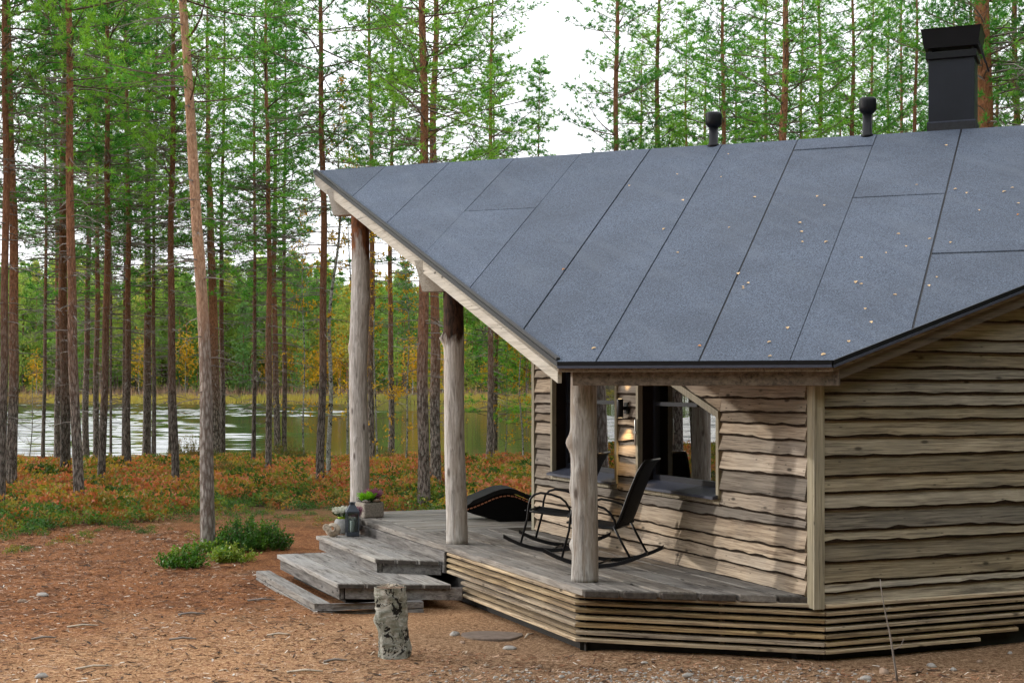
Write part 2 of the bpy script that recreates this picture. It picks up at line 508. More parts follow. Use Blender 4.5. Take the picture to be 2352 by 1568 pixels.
def ground_mat():
    M = Mat('needle_litter_and_sand')
    p = M.n('NewGeometry').outputs['Position']
    xyz = M.n('SeparateXYZ', {0: p})
    X, Y = xyz.outputs['X'], xyz.outputs['Y']
    big = M.noise(p, .45, 4, .6, .4)
    mid = M.noise(p, 2.3, 5, .65)
    fin = M.noise(p, 26., 4, .75)
    vfin = M.noise(M.scaled(p, (1., .7, 1.)), 75., 3, .7)
    litter = M.ramp(M.math('ADD', M.math('MULTIPLY', fin, .55), M.math('MULTIPLY', vfin, .45)),
                    [(.37, (.036, .014, .006)), (.46, (.165, .062, .024)), (.55, (.33, .140, .057)), (.65, (.55, .31, .155))])
    litter = M.mix(M.math('MULTIPLY', M.step(mid, .48, .64), .7), litter, (.085, .034, .015))
    sand = M.ramp(M.math('ADD', M.math('MULTIPLY', fin, .5), M.math('MULTIPLY', vfin, .5)),
                  [(.37, (.10, .047, .021)), (.48, (.37, .200, .098)), (.60, (.62, .41, .24))])
    # worn, sandier ground towards the yard in front of the cabin
    wear = M.step(M.math('SUBTRACT', Y, M.math('MULTIPLY', M.math('MINIMUM', M.math('ADD', X, 4.5), 3.5), .8)), 15.6, 12.0)
    fs = M.step(M.math('ADD', M.math('ADD', M.math('MULTIPLY', wear, .55), M.math('MULTIPLY', big, .9)), M.math('MULTIPLY', mid, .35)), .72, 1.12)
    c = M.mix(M.math('MULTIPLY', fs, .75), litter, sand)
    # darker soil by the cabin, duff on the forest floor
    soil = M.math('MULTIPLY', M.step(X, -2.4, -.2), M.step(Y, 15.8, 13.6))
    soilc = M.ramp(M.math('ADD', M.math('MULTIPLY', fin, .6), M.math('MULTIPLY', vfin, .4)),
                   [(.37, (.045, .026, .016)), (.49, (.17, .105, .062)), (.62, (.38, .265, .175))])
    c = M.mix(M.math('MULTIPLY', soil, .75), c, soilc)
    forest = M.step(Y, 24., 30.)
    duff = M.mix(M.step(mid, .4, .62), (.10, .055, .03), (.075, .085, .025))
    c = M.mix(forest, c, duff)
    h = M.math('ADD', M.math('MULTIPLY', fin, .7), M.math('MULTIPLY', vfin, .3))
    return M.surf(c, .95, M.bump(h, .75, .03), spec=.1)


m_ground = ground_mat()


def water_mat():
    M = Mat('lake_water')
    p = M.n('NewGeometry').outputs['Position']
    w1 = M.noise(M.scaled(p, (1.2, 3.0, 1.)), 1.6, 3, .55)
    return M.surf((.030, .036, .018), .05, M.bump(w1, .3, .012), spec=.5, IOR=1.33)


m_water = water_mat()


def glass_mat(name='window_glass', ior=4.2):
    M = Mat(name)
    fr = M.n('Fresnel', {'IOR': ior})
    t = M.n('BsdfTransparent', {'Color': (.75, .80, .80, 1)})
    g = M.n('BsdfGlossy', {'Color': (.95, .98, 1., 1), 'Roughness': .0})
    mx = M.n('MixShader', {0: fr.outputs[0], 1: t.outputs[0], 2: g.outputs[0]})
    M.nt.links.new(mx.outputs[0], M.out.inputs['Surface'])
    return M.m


m_glass = glass_mat()
m_glass_l = glass_mat('lantern_glass', 1.45)

# ------------------------------------------------------------------ terrain, lake
rng = np.random.default_rng(11)


def vnoise(x, y, s, seed=0):
    """cheap smooth noise from a few sines, numpy friendly"""
    r = np.random.default_rng(seed)
    t = 0
    for k in range(5):
        a, ph, f = r.uniform(0, 6.28), r.uniform(0, 6.28), r.uniform(.6, 1.7) / s
        t = t + np.sin((x * np.cos(a) + y * np.sin(a)) * f * 6.28 + ph)
    return t / 5


def sstep(t):
    t = np.clip(t, 0, 1)
    return t * t * (3 - 2 * t)


WATER_Z = -1.08


def shore_near(x):
    return 51.6 + .9 * np.sin(x * .23 + 1.) + .6 * np.sin(x * .61) - .30 * np.clip(-x - 12, 0, 26) + 5.5 * np.clip(x - 9, 0, 200)


def shore_far(x):
    return 188 + 5 * np.sin(x * .05 + .6) + 2.5 * np.sin(x * .17) - .18 * np.clip(x, 0, 60)


def ground_z(x, y):
    x, y = np.asarray(x, float), np.asarray(y, float)
    z = -.60 - .07 * sstep((y - 15) / 8) - .10 * sstep((y - 24) / 25)
    z = z + .045 * sstep((x - .2) / 1.6) * sstep((17 - y) / 4)
    z = z + .75 * sstep((9.5 - y) / 9)
    z = z + .014 * vnoise(x, y, 1.1, 3) + .022 * vnoise(x, y, 3.1, 4)
    z = z + .10 * vnoise(x, y, 6.5, 5) * sstep((y - 25) / 6) * sstep((58 - y) / 6)
    yn, yf = shore_near(x), shore_far(x)
    bank = sstep((y - yn + .8) / 2.2)
    bed = -2.6
    z = z * (1 - bank) + bed * bank
    farz = -.78 + .25 * vnoise(x, y, 18, 6) + 5.0 * sstep((y - 230) / 200)
    up = sstep((y - yf + 1.5) / 4.5)
    return z * (1 - up) + farz * up


def axis_samples(parts):
    out = []
    for a, b, st in parts:
        out.append(np.arange(a, b, st))
    return np.unique(np.round(np.concatenate(out), 4))


xs = axis_samples([(-1500, -200, 100), (-200, -40, 6), (-40, -10, .9), (-10, 7, .14), (7, 40, .9), (40, 200, 6), (200, 1501, 100)])
ys = axis_samples([(-60, 8, 3), (8, 10, .4), (10, 22, .14), (22, 34, .3), (34, 62, .5), (62, 180, 6), (180, 205, 1.), (205, 460, 8), (460, 2500, 120)])
GX, GY = np.meshgrid(xs, ys)
GZ = ground_z(GX, GY)
nx, ny = len(xs), len(ys)
idx = np.arange(nx * ny).reshape(ny, nx)
gf = np.stack([idx[:-1, :-1], idx[:-1, 1:], idx[1:, 1:], idx[1:, :-1]], -1).reshape(-1, 4)
gro = link('ground', np_mesh('ground', np.stack([GX, GY, GZ], -1).reshape(-1, 3), gf, m_ground, True))
tag(gro, 'reddish needle litter and sand yard running to the lake', kind='structure')
wx, wy = np.arange(-78, 26, .40), np.concatenate([np.arange(47, 100, .28), np.arange(100, 193, .42)])
WX, WY = np.meshgrid(wx, wy)
wr = np.random.default_rng(77)
calm = vnoise(WX, WY * 3, 60, 71)
breeze = .03 + .97 * sstep((-.085 * WY - WX + 12 * calm) / 17.) + .8 * np.exp(-((WY - 137 - .08 * WX) / 2.2) ** 2) * sstep((4 - WX) / 6)           # sheltered on the cabin side
WZ = 0 * WX
for k in range(16):
    lam = wr.uniform(.9, 2.8)
    an = wr.normal(math.pi / 2, .55)
    WZ += .019 * lam / 2 * np.sin((WX * math.cos(an) + WY * math.sin(an)) * 6.283 / lam + wr.uniform(0, 6.28) + .8 * vnoise(WX, WY, 9, 80 + k))
WZ = WATER_Z + WZ * breeze * (.75 + .5 * vnoise(WX, WY * 2, 14, 99))
wi = np.arange(WX.size).reshape(WX.shape)
wq = np.stack([wi[:-1, :-1], wi[:-1, 1:], wi[1:, 1:], wi[1:, :-1]], -1).reshape(-1, 4)
wob = link('lake_water', np_mesh('lake_water', np.stack([WX, WY, WZ], -1).reshape(-1, 3), wq, m_water, True))
tag(wob, 'rippled forest lake reflecting the pale sky', kind='structure')
far_w = MB()
for (x0, x1) in ((-600, -78), (25.6, 160)):
    far_w.add([(x0, 40, WATER_Z), (x1, 40, WATER_Z), (x1, 215, WATER_Z), (x0, 215, WATER_Z)], [(0, 1, 2, 3)])
tag(far_w.build('lake_water', m_water), 'open lake beyond the bay', kind='structure')


def px_ground(px, py):
    """where the sight line through a point of the photograph meets the ground"""
    k = (px - CX) / F
    t = (py - HY) / F
    Y = 12.0
    for _ in range(60):
        Y = (CAMZ - float(ground_z(k * Y, Y))) / t * .5 + Y * .5
    Y = min(Y, float(shore_near(k * Y)) - 1.1)            # stay on land
    return k * Y, Y


# ------------------------------------------------------------------ the cabin  (local frame: x = along the right wall, y = along the porch wall)
C0 = Vector((2.56, 12.36, 0))
RZ = R(22.5)
cabin = thing('cabin', 'timber cabin with live-edge plank walls, dark felt roof and log porch posts', 'cabin', C0, RZ)
E2 = Vector((math.cos(RZ), math.sin(RZ), 0))
E1 = Vector((-math.sin(RZ), math.cos(RZ), 0))


def to_world(b, a, z=0.0):
    return C0 + E2 * b + E1 * a + Vector((0, 0, z))


S2 = math.sqrt(2)
PITCH = .4745
EAVE, RIDGE = -.446, 8.137                 # a + b on the eave and on the ridge
RAKE_L, RAKE_R = -1.77, -.40               # b of the left rake, a of the right rake


def roof_z(b, a):
    t = a + b
    return 2.005 + PITCH * (t - EAVE) / S2 if t <= RIDGE else 2.005 + PITCH * (2 * RIDGE - t - EAVE) / S2


PA, PB = (RAKE_L, EAVE - RAKE_L), (EAVE - RAKE_R, RAKE_R)
PR, PT = (RIDGE - RAKE_R, RAKE_R), (RAKE_L, RIDGE - RAKE_L)


def mirror(p):
    return (RIDGE - p[1], RIDGE - p[0])


def clip_poly(poly, nx_, ny_, d):
    """keep the side nx*x + ny*y <= d"""
    out = []
    for i in range(len(poly)):
        p, q = poly[i], poly[(i + 1) % len(poly)]
        fp, fq = nx_ * p[0] + ny_ * p[1] - d, nx_ * q[0] + ny_ * q[1] - d
        if fp <= 0:
            out.append(p)
        if fp * fq < 0:
            t = fp / (fp - fq)
            out.append((p[0] + (q[0] - p[0]) * t, p[1] + (q[1] - p[1]) * t))
    return out


def roof_hit(px, py):
    """plan point (b, a) of the front roof plane seen at a point of the photograph"""
    d = Vector(((px - CX) / F, 1, -(py - HY) / F))
    o = Vector((0, 0, CAMZ)) - C0
    ob, oa = o.dot(E2), o.dot(E1)
    db, da = d.dot(E2), d.dot(E1)
    k = PITCH / S2
    t = (2.005 + k * (ob + oa - EAVE) - o.z) / (d.z - k * (db + da))
    return ob + db * t, oa + da * t


roof = part_empty('roof', cabin)
# sheathing under the felt, both slopes
MB().prism([PA, PB, PR, PT], lambda b, a: roof_z(b, a) - .045, lambda b, a: roof_z(b, a) - .012).build('sheathing', [m_seam], roof)
bp = [mirror(p) for p in (PA, PB, PR, PT)][::-1]
MB().prism(bp, lambda b, a: roof_z(b, a) - .045, lambda b, a: roof_z(b, a) - .002).build('rear_felt', m_felt, roof)
MB().prism([PA, PB, PR, PT], lambda b, a: roof_z(b, a) - .085, lambda b, a: roof_z(b, a) - .05).build('soffit', m_soffit, roof)

seams = [((889.5, 378.6), (803, 457.6)), ((1034.7, 371.2), (884, 516.5)), ((1183.6, 362), (972.2, 586.3)), ((1334.4, 352.8), (1077, 665.4)),
         ((1495, 342.4), (1202, 759)), ((1659.5, 331.6), (1371.9, 826.4)), ((1834.3, 319.9), (1607.8, 826.4)), ((2015.8, 305.9), (1815, 826.4)),
         ((2209, 294.1), (2098.8, 744.3))]
lines = []
for (t_, b_) in seams:
    p, q = roof_hit(*t_), roof_hit(*b_)
    dx, dy = q[0] - p[0], q[1] - p[1]
    L = math.hypot(dx, dy)
    nrm = (-dy / L, dx / L)                 # turned so that it points to the right-hand side below
    if nrm[0] - nrm[1] < 0:
        nrm = (-nrm[0], -nrm[1])
    lines.append((nrm[0], nrm[1], nrm[0] * p[0] + nrm[1] * p[1]))
n_, m_, d_ = lines[-1]
for k in range(1, 6):
    lines.append((n_, m_, d_ + .98 * k))
lines.insert(0, (lines[0][0], lines[0][1], lines[0][2] - .98))
cross = {4: (1150, 482), 8: (1912, 341), 9: (2070, 450), 10: (2250, 579)}      # cross joints: strip index -> a point of the joint
GAP = .017
for i in range(len(lines) + 1):
    poly = [PA, PB, PR, PT]
    if i > 0:
        n0, n1, d0 = lines[i - 1]
        poly = clip_poly(poly, -n0, -n1, -(d0 + GAP * random.uniform(.15, .9)))
    if poly and i < len(lines):
        n0, n1, d0 = lines[i]
        poly = clip_poly(poly, n0, n1, d0 - GAP * random.uniform(.15, .9))
    if len(poly) < 3:
        continue
    pieces = [poly]
    if i in cross:
        p = roof_hit(*cross[i])
        t = p[0] + p[1]
        pieces = [clip_poly(poly, 1, 1, t - .026), clip_poly(poly, -1, -1, -(t + .026))]
    for pc in pieces:
        if len(pc) > 2:
            lift = random.uniform(.0, .009)
            MB().prism(pc, lambda b, a: roof_z(b, a) - .010, lambda b, a: roof_z(b, a) + lift).build('felt_strip', m_felt, roof)


def sloped_board(name, p, q, out, w, z_top, z_bot, mat, parent):
    """board under a roof edge from plan point p to q, leaning with the roof; out = outward plan normal, w = thickness"""
    vs = []
    for (b, a) in (p, q):
        z = roof_z(min(b, 99), a)
        for o_ in (0, w):
            for dz in (z_bot, z_top):
                vs.append((b + out[0] * o_, a + out[1] * o_, z + dz))
    fs = [(0, 1, 3, 2), (4, 6, 7, 5), (0, 4, 5, 1), (2, 3, 7, 6), (1, 5, 7, 3), (0, 2, 6, 4)]
    return MB().add(vs, fs).build(name, mat, parent)


u_ = (1 / S2, -1 / S2)
v_out = (-1 / S2, -1 / S2)
# left rake: pale board, black drip edge
sloped_board('rake_board', (RAKE_L, PA[1] + .02), (RAKE_L, PT[1] - .05), (1, 0), .04, -.03, -.19, m_fascia, roof)
sloped_board('drip_edge', (RAKE_L - .004, PA[1] - .01), (RAKE_L - .004, PT[1]), (-1, 0), .014, .014, -.035, m_drip, roof)
sloped_board('felt_edge', (RAKE_L + .03, PA[1] + .03), (RAKE_L + .03, PT[1] - .04), (-1, 0), .038, .026, .005, m_seam, roof)
# front eave
pe0, pe1 = (PA[0], PA[1]), (PB[0], PB[1])
sloped_board('drip_edge', pe0, pe1, v_out, .02, .010, -.028, m_black, roof)
sloped_board('drip_edge', pe0, pe1, v_out, .032, -.028, -.052, m_sillm, roof)
sh = .11
ib = lambda p, s: (p[0] + s / S2, p[1] + s / S2)
p0, p1 = ib(pe0, sh), ib(pe1, sh)
bm = MB()
bm.beam((p0[0] + .075, p0[1] - .075, 1.875), (p1[0] + .03, p1[1] - .03, 1.875), .07, .15)
o = bm.build('eave_beam', None or m_beam, roof, bevel=.006)
# right rake
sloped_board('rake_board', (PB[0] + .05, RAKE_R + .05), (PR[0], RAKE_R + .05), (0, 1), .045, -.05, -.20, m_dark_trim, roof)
sloped_board('drip_edge', (PB[0], RAKE_R), (PR[0], RAKE_R), (0, -1), .02, .010, -.030, m_black, roof)
sloped_board('drip_edge', (PB[0], RAKE_R), (PR[0], RAKE_R), (0, -1), .032, -.030, -.052, m_sillm, roof)
# purlins resting on the posts
for (a_, zt) in ((4.89, .10), (8.68, .10)):
    b_ = -1.45
    z = roof_z(b_, a_)
    mb = MB()
    l0, l1 = -.46, 3.0
    w = .10
    vs = []
    for s_, lo in ((l0, -.10), (l0 + .10, -.45), (l1, -.45)):
        for side in (-w, w):
            bx, ay = b_ + u_[0] * s_ + side / S2, a_ + u_[1] * s_ + side / S2
            vs += [(bx, ay, z + lo), (bx, ay, z - .09)]
    fs = [(0, 1, 3, 2), (0, 4, 5, 1), (2, 3, 7, 6), (1, 5, 7, 3), (0, 2, 6, 4), (4, 8, 9, 5), (6, 7, 11, 10), (5, 9, 11, 7), (4, 6, 10, 8), (8, 10, 11, 9)]
    mb.add(vs, fs).build('purlin', m_fascia, roof)

# ---- log posts
def log_post(b, a, z1, r, mat, seed, knots=()):
    rg = np.random.default_rng(seed)
    nz, ns = 60, 26
    vs, fs = [], []
    ph = rg.uniform(0, 6, 4)
    for i in range(nz):
        z = z1 * i / (nz - 1)
        cx = .018 * math.sin(z * 1.1 + ph[0]) + .008 * math.sin(z * 2.7 + ph[1])
        cy = .018 * math.sin(z * .9 + ph[2])
        rr = r * (1.03 - .05 * z / z1) * (1 + .02 * math.sin(z * 3.1 + ph[3]))
        if z < .25:
            rr *= 1 + .04 * (1 - z / .25)
        for k in range(ns):
            th = 2 * math.pi * k / ns
            q = rr * (1 + .018 * math.sin(3 * th + z * 1.3 + ph[1]) + .012 * math.sin(7 * th + z * 2.2) + .006 * math.sin(13 * th + z * 3))
            for (kz, kt, kr, ks) in knots:
                dth = math.atan2(math.sin(th - kt), math.cos(th - kt)) * r
                q += kr * math.exp(-((z - kz) ** 2 + dth ** 2) / ks ** 2)
            vs.append((cx + q * math.cos(th), cy + q * math.sin(th), z))
    for i in range(nz - 1):
        for k in range(ns):
            fs.append((i * ns + k, i * ns + (k + 1) % ns, (i + 1) * ns + (k + 1) % ns, (i + 1) * ns + k))
    fs.append(tuple(range(ns))[::-1])
    fs.append(tuple(range((nz - 1) * ns, nz * ns)))
    o = MB().add(vs, fs).build('log_post', mat, cabin, True)
    o.location = (b, a, .002)
    o.rotation_euler = (0, 0, -RZ)
    return o


tag(log_post(-1.45, 8.68, 4.34, .128, m_log1, 1, [(2.3, 3.4, .02, .06), (1.0, 4.4, .02, .05), (2.95, 5.6, .03, .07)]), 'silver log post with red bark left on its upper end')
tag(log_post(-1.45, 4.89, 3.05, .115, m_log2, 2, [(2.32, 3.3, .06, .05), (1.5, 5.5, .015, .06), (.35, 4.9, .012, .04)]), 'silver log post with blackened bark near the top')
tag(log_post(-1.42, 1.56, 2.02, .120, m_log3, 3, [(1.27, 3.25, .045, .07), (.33, 3.2, .03, .05), (1.0, 4.3, .01, .06), (1.66, 4.2, .022, .05), (.85, 3.1, .02, .09)]), 'bare silver log post with knots beside the rocking chairs')

# ---- chimney and vents on the ridge
UR = math.atan2(-1, 1)                                     # local direction of the ridge
ch = part_empty('chimney', cabin)
ch.location = (4.68, 3.81, 0)
ch.rotation_euler = (0, 0, UR)
MB().box(-.285, .285, -.25, .25, 4.55, 4.99).build('chimney_flashing', plain('bitumen_flashing', (.012, .013, .017), .7, noise=.5, scale=25, bump=.5), ch)
MB().box(-.27, .27, -.235, .235, 4.95, 5.84).build('chimney_shaft', m_chimney, ch, bevel=.006)
MB().box(-.285, .285, -.25, .25, 4.98, 5.0).build('flashing_strip', m_sillm, ch)
MB().box(-.30, .30, -.265, .265, 5.76, 5.845).build('collar', m_black, ch, bevel=.004)
cap = MB()
def ring(w, d, z): return [(-w, -d, z), (w, -d, z), (w, d, z), (-w, d, z)]
cap.add(ring(.315, .285, 5.89) + ring(.345, .32, 6.085) + ring(.355, .33, 6.12), [(0, 3, 2, 1), (8, 9, 10, 11)] + [(i, (i + 1) % 4, 4 + (i + 1) % 4, 4 + i) for i in range(4)] + [(4 + i, 4 + (i + 1) % 4, 8 + (i + 1) % 4, 8 + i) for i in range(4)])
cap.build('cap', m_black, ch)
for sx_ in (-.25, .25):
    for sy_ in (-.21, .21):
        MB().box(sx_ - .02, sx_ + .02, sy_ - .02, sy_ + .02, 5.84, 5.905).build('cap_leg', m_black, ch)
for y_ in (-.27, .27):
    MB().beam((.30, y_, 5.99), (.40, y_, 5.66), .02, .02).build('cap_bracket', m_black, ch)
for (b_, a_, h) in ((2.41, 5.71, .46), (3.79, 4.33, .50)):
    v = part_empty('vent_pipe', cabin)
    z = roof_z(b_, a_)
    v.location = (b_, a_, z - .03)
    v.rotation_euler = (R(1.2), 0, 0)
    MB().lathe([(.085, 0), (.075, .045), (.060, .06), (.060, h - .16)], 20).build('pipe', m_black, v, True)
    MB().lathe([(.058, h - .205), (.088, h - .18), (.103, h - .155), (.107, h - .13), (.107, h - .045), (.103, h - .02), (.088, h - .004), (.05, h + .002), (.004, h + .004)], 24).build('cowl', m_black, v, True)

# ---- walls of live-edge planks
WIN = [dict(a0=1.425, a1=3.127), dict(a0=3.576, a1=5.347)]
SILL = .75
head = lambda a: 1.548 + .335 * (a - 1.425)


def plank(to3, s0, s1, row, zl, zu, lo, hi, mat, parent, st=.11):
    rg = np.random.default_rng(row * 13 + 5)
    n = max(2, int((s1 - s0) / st) + 1)
    ss = np.linspace(s0, s1, n)
    amp = rg.uniform(.002, .013)
    f = rg.uniform(.4, 1.0, 3)
    ph = rg.uniform(0, 6.28, 3)
    wav = amp * np.sin(ss * f[0] * 1.5 + ph[0]) + .006 * vnoise(ss, ss * .3 + row, .55, row) + .004 * vnoise(ss, ss * .2 + row, .23, row + 7)
    kz, ks = rg.uniform(0, 7), rg.uniform(.08, .25)
    if row >= 50:
        wav = wav * .75
    wav = wav - rg.uniform(0, .022) * np.exp(-((ss - kz) / ks) ** 2)
    jit = rg.uniform(-1, 1, n) * .003
    lip = np.abs(rg.normal(0, .007, n))
    drop = rg.uniform(-.006, .006)
    ob, ot = rg.uniform(.044, .058), .008
    vs, fs, fb = [], [], []
    cols = []
    for s, w in zip(ss, wav + jit + drop):
        a, b = zl + w, zu
        a2, b2 = max(a, lo(s)), min(b, hi(s))
        if b2 - a2 < .006:
            cols.append(None)
            continue
        oa = ob + (ot - ob) * (a2 - a) / (b - a)
        obb = ob + (ot - ob) * (b2 - a) / (b - a)
        i = len(vs)
        vs += [to3(s, 0, a2 + .006), to3(s, oa - .012, a2), to3(s, oa, a2 + .015 + lip[len(cols)]), to3(s, obb, b2), to3(s, 0, b2)]
        cols.append(i)
    made = False
    for k in range(n - 1):
        i, j = cols[k], cols[k + 1]
        if i is None or j is None:
            continue
        made = True
        fb += [(i, j, j + 1, i + 1), (i + 1, j + 1, j + 2, i + 2)]
        fs += [(i + 2, j + 2, j + 3, i + 3), (i + 3, j + 3, j + 4, i + 4)]
        if k == 0 or cols[k - 1] is None:
            fs.append((i, i + 1, i + 2, i + 3, i + 4))
        if k == n - 2 or cols[k + 2] is None:
            fs.append((j + 4, j + 3, j + 2, j + 1, j))
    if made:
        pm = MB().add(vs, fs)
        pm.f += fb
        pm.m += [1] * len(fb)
        return pm.build('plank', [mat, m_bark_shadow_edge], parent)


porch_wall = part_empty('porch_wall', cabin)
rows = [-.02, .13, .268, .364, .55, .653, .805, 1.012, 1.191, 1.335, 1.44, 1.555, 1.687]
while rows[-1] < 4.1:
    rows.append(rows[-1] + random.uniform(.11, .17))
P3 = lambda s, o, z: (-o, s, z)
NEG, POS = (lambda s: -9.), (lambda s: 99.)
wtop = lambda s: roof_z(0, s) - .10
W1, W2 = WIN
for r_ in range(len(rows) - 1):
    zl, zu = rows[r_], rows[r_ + 1] + .05
    if zu < SILL - .03:
        plank(P3, 0., 5.85, r_, zl, zu, NEG, wtop, m_plank_y, porch_wall)
        continue
    for (s0, s1) in ((0., W1['a0']), (W1['a1'], W2['a0']), (W2['a1'], 5.85)):
        plank(P3, s0, s1, r_, zl, zu, NEG, wtop, m_plank_y, porch_wall)
    for w_ in WIN:
        if zl < SILL:
            plank(P3, w_['a0'], w_['a1'], r_, zl, zu, NEG, lambda s: SILL - .03, m_plank_y, porch_wall)
        plank(P3, w_['a0'], w_['a1'], r_, zl, zu, lambda s: head(s) - .01, wtop, m_plank_y, porch_wall)
# backing boards behind the planks, with the window openings left free
def backing(segs, to3, parent, off=.004, th=.05):
    mb = MB()
    for (s0, s1, lo, hi) in segs:
        n = 6
        for k in range(n):
            a, b = s0 + (s1 - s0) * k / n, s0 + (s1 - s0) * (k + 1) / n
            vs = [to3(s, -o_, z) for s in (a, b) for o_ in (off, off + th) for z in (lo(s), hi(s))]
            mb.add(vs, [(0, 1, 3, 2), (4, 6, 7, 5), (0, 4, 5, 1), (2, 3, 7, 6), (1, 5, 7, 3), (0, 2, 6, 4)])
    return mb.build('wall_backing', m_inner, parent)


I0, I1 = .05, .05
segs = [(0., W1['a0'] + I0, lambda s: -.1, wtop), (W1['a1'] - I0, W2['a0'] + I0, lambda s: -.1, wtop), (W2['a1'] - I0, 5.85, lambda s: -.1, wtop)]
for w_ in WIN:
    segs.append((w_['a0'] + I0, w_['a1'] - I0, lambda s: -.1, lambda s: SILL))
    segs.append((w_['a0'] + I0, w_['a1'] - I0, lambda s: head(s) - .075, wtop))
backing(segs, P3, porch_wall)

AW = -.07                                                    # plane of the right wall
right_wall = part_empty('right_wall', cabin)
rows2 = [-.122, .029, .104, .287, .449, .546, .729, .873, 1.02, 1.192, 1.354, 1.494, 1.612, 1.72, 1.835, 1.95, 2.08, 2.20]
while rows2[-1] < 4.9:
    rows2.append(rows2[-1] + random.uniform(.11, .17))
Q3 = lambda s, o, z: (s, AW - o, z)
wtop2 = lambda s: roof_z(s, AW) - .10
for r_ in range(len(rows2) - 1):
    plank(Q3, .06, 7.6, r_ + 50, rows2[r_], rows2[r_ + 1] + .05, NEG, wtop2, m_plank_x, right_wall, .13)
backing([(.05, 7.6, lambda s: -.12, wtop2)], Q3, right_wall)
rear = part_empty('rear_wall', cabin)
mb = MB()
mb.prism([(0.06, 5.85), (0.06, 5.80), (5.5, 5.80), (5.5, 5.85)][::-1], -.1, lambda b, a: roof_z(b, a) - .1)
mb.prism([(7.55, -.06), (7.6, -.06), (7.6, 1.9), (7.55, 1.9)], -.1, lambda b, a: roof_z(b, a) - .1)
mb.prism([(5.5, 5.8), (5.55, 5.85), (7.6, 1.9), (7.55, 1.85)], -.1, lambda b, a: roof_z(b, a) - .1)
mb.build('wall_backing', m_inner, rear)
MB().box(.03, 7.5, -.02, 5.8, -.12, -.06).build('interior_floor', m_inner, cabin)
# corner boards
cb = part_empty('corner_post', cabin)
MB().box(-.046, -.012, -.112, -.03, -.10, 1.90).build('board', m_trim, cb, bevel=.004)
MB().box(-.046, .060, -.138, -.114, -.105, 1.88).build('board', m_trim, cb, bevel=.004)
cb2 = part_empty('corner_post', cabin)
MB().box(-.055, -.02, 5.85, 5.93, -.0, 3.9).build('board', m_trim, cb2, bevel=.004)
MB().box(-.018, .09, 5.86, 5.90, -.0, 3.9).build('board', m_trim, cb2, bevel=.004)

# ---- windows
for wi, w_ in enumerate(WIN):
    w = part_empty('window', cabin)
    a0, a1 = w_['a0'], w_['a1']
    cw, pr = .052, .058
    MB().box(-pr, -.002, a0, a0 + cw, SILL - .03, head(a0) + .012).build('casing', m_trim, w, bevel=.003)
    MB().box(-pr, -.002, a1 - cw, a1, SILL - .03, head(a1) + .012).build('casing', m_trim, w, bevel=.003)
    hp = MB()
    vs = [(x, s, head(s) + dz) for s in (a0 + cw * .0 + .002, a1 - .002) for x in (-pr - .004, .0) for dz in (-.065, .006)]
    hp.add(vs, [(0, 1, 3, 2), (4, 6, 7, 5), (0, 4, 5, 1), (2, 3, 7, 6), (1, 5, 7, 3), (0, 2, 6, 4)]).build('casing', m_trim, w)
    # deep reveal
    jb = MB()
    jb.box(.0, .20, a1 - cw - .002, a1 - cw + .02, SILL, head(a1) - .07)
    jb.box(.0, .20, a0 + cw - .02, a0 + cw + .002, SILL, head(a0) - .07)
    vs = [(x, s, head(s) + dz) for s in (a0 + cw, a1 - cw) for x in (.0, .20) for dz in (-.09, -.06)]
    jb.add(vs, [(0, 1, 3, 2), (4, 6, 7, 5), (0, 4, 5, 1), (2, 3, 7, 6), (1, 5, 7, 3), (0, 2, 6, 4)])
    jb.build('reveal', m_jamb, w)
    # frame
    ia, ib_ = a0 + cw, a1 - cw
    fr = MB()
    fw = .055
    fr.box(.12, .175, ia, ia + fw, SILL + .05, head(ia) - .09)
    fr.box(.12, .175, ib_ - fw, ib_, SILL + .05, head(ib_) - .09)
    fr.box(.12, .175, ia + fw, ib_ - fw, SILL + .05, SILL + .105)
    vs = [(x, s, head(s) + dz) for s in (ia + fw, ib_ - fw) for x in (.12, .175) for dz in (-.14, -.09)]
    fr.add(vs, [(0, 1, 3, 2), (4, 6, 7, 5), (0, 4, 5, 1), (2, 3, 7, 6), (1, 5, 7, 3), (0, 2, 6, 4)])
    fr.build('frame', m_frame, w)
    tb = MB()
    tz = 1.555 + .045
    lim = ia + fw if head(ia) - .14 > tz + .02 else ia + fw + (tz + .05 - (head(ia + fw) - .14)) / .335
    tb.box(.122, .165, lim, ib_ - fw, tz - .02, tz + .02).build('glazing_bar', m_frame, w)
    gl = MB()
    n = 2
    vs = [(x, s, z) for x in (.150, .156) for (s, z) in ((ia + fw - .01, SILL + .10), (ib_ - fw + .01, SILL + .10), (ib_ - fw + .01, head(ib_ - fw) - .135), (ia + fw - .01, head(ia + fw) - .135))]
    gl.add(vs, [(0, 1, 2, 3)[::-1], (4, 5, 6, 7), (0, 1, 5, 4), (1, 2, 6, 5), (2, 3, 7, 6), (3, 0, 4, 7)])
    gl.build('pane', m_glass, w)
    sl = MB()
    vs = [(x, s, z) for s in (a0 + .012, a1 - .012) for (x, z) in ((-.115, SILL - .035), (-.115, SILL - .008), (.125, SILL + .052), (.125, SILL - .02))]
    sl.add(vs, [(0, 1, 2, 3), (7, 6, 5, 4), (0, 4, 5, 1), (1, 5, 6, 2), (2, 6, 7, 3), (3, 7, 4, 0)]).build('sill', m_sillm, w)
    sb = MB()
    sb.box(-.05, -.03, a0, a1, SILL - .085, SILL - .036).build('sill_board', m_trim, w)

# ---- deck
deck = part_empty('deck', cabin)
FB, FA = -1.66, 1.10                                        # outer edge, front corner
front = lambda b: FA * (b / FB) + (-.02)


def deck_board(poly, mat, st=.0):
    o = MB().prism(poly, -.062 + st, .0 + st).build('deck_board', mat, deck, bevel=.007)
    return o


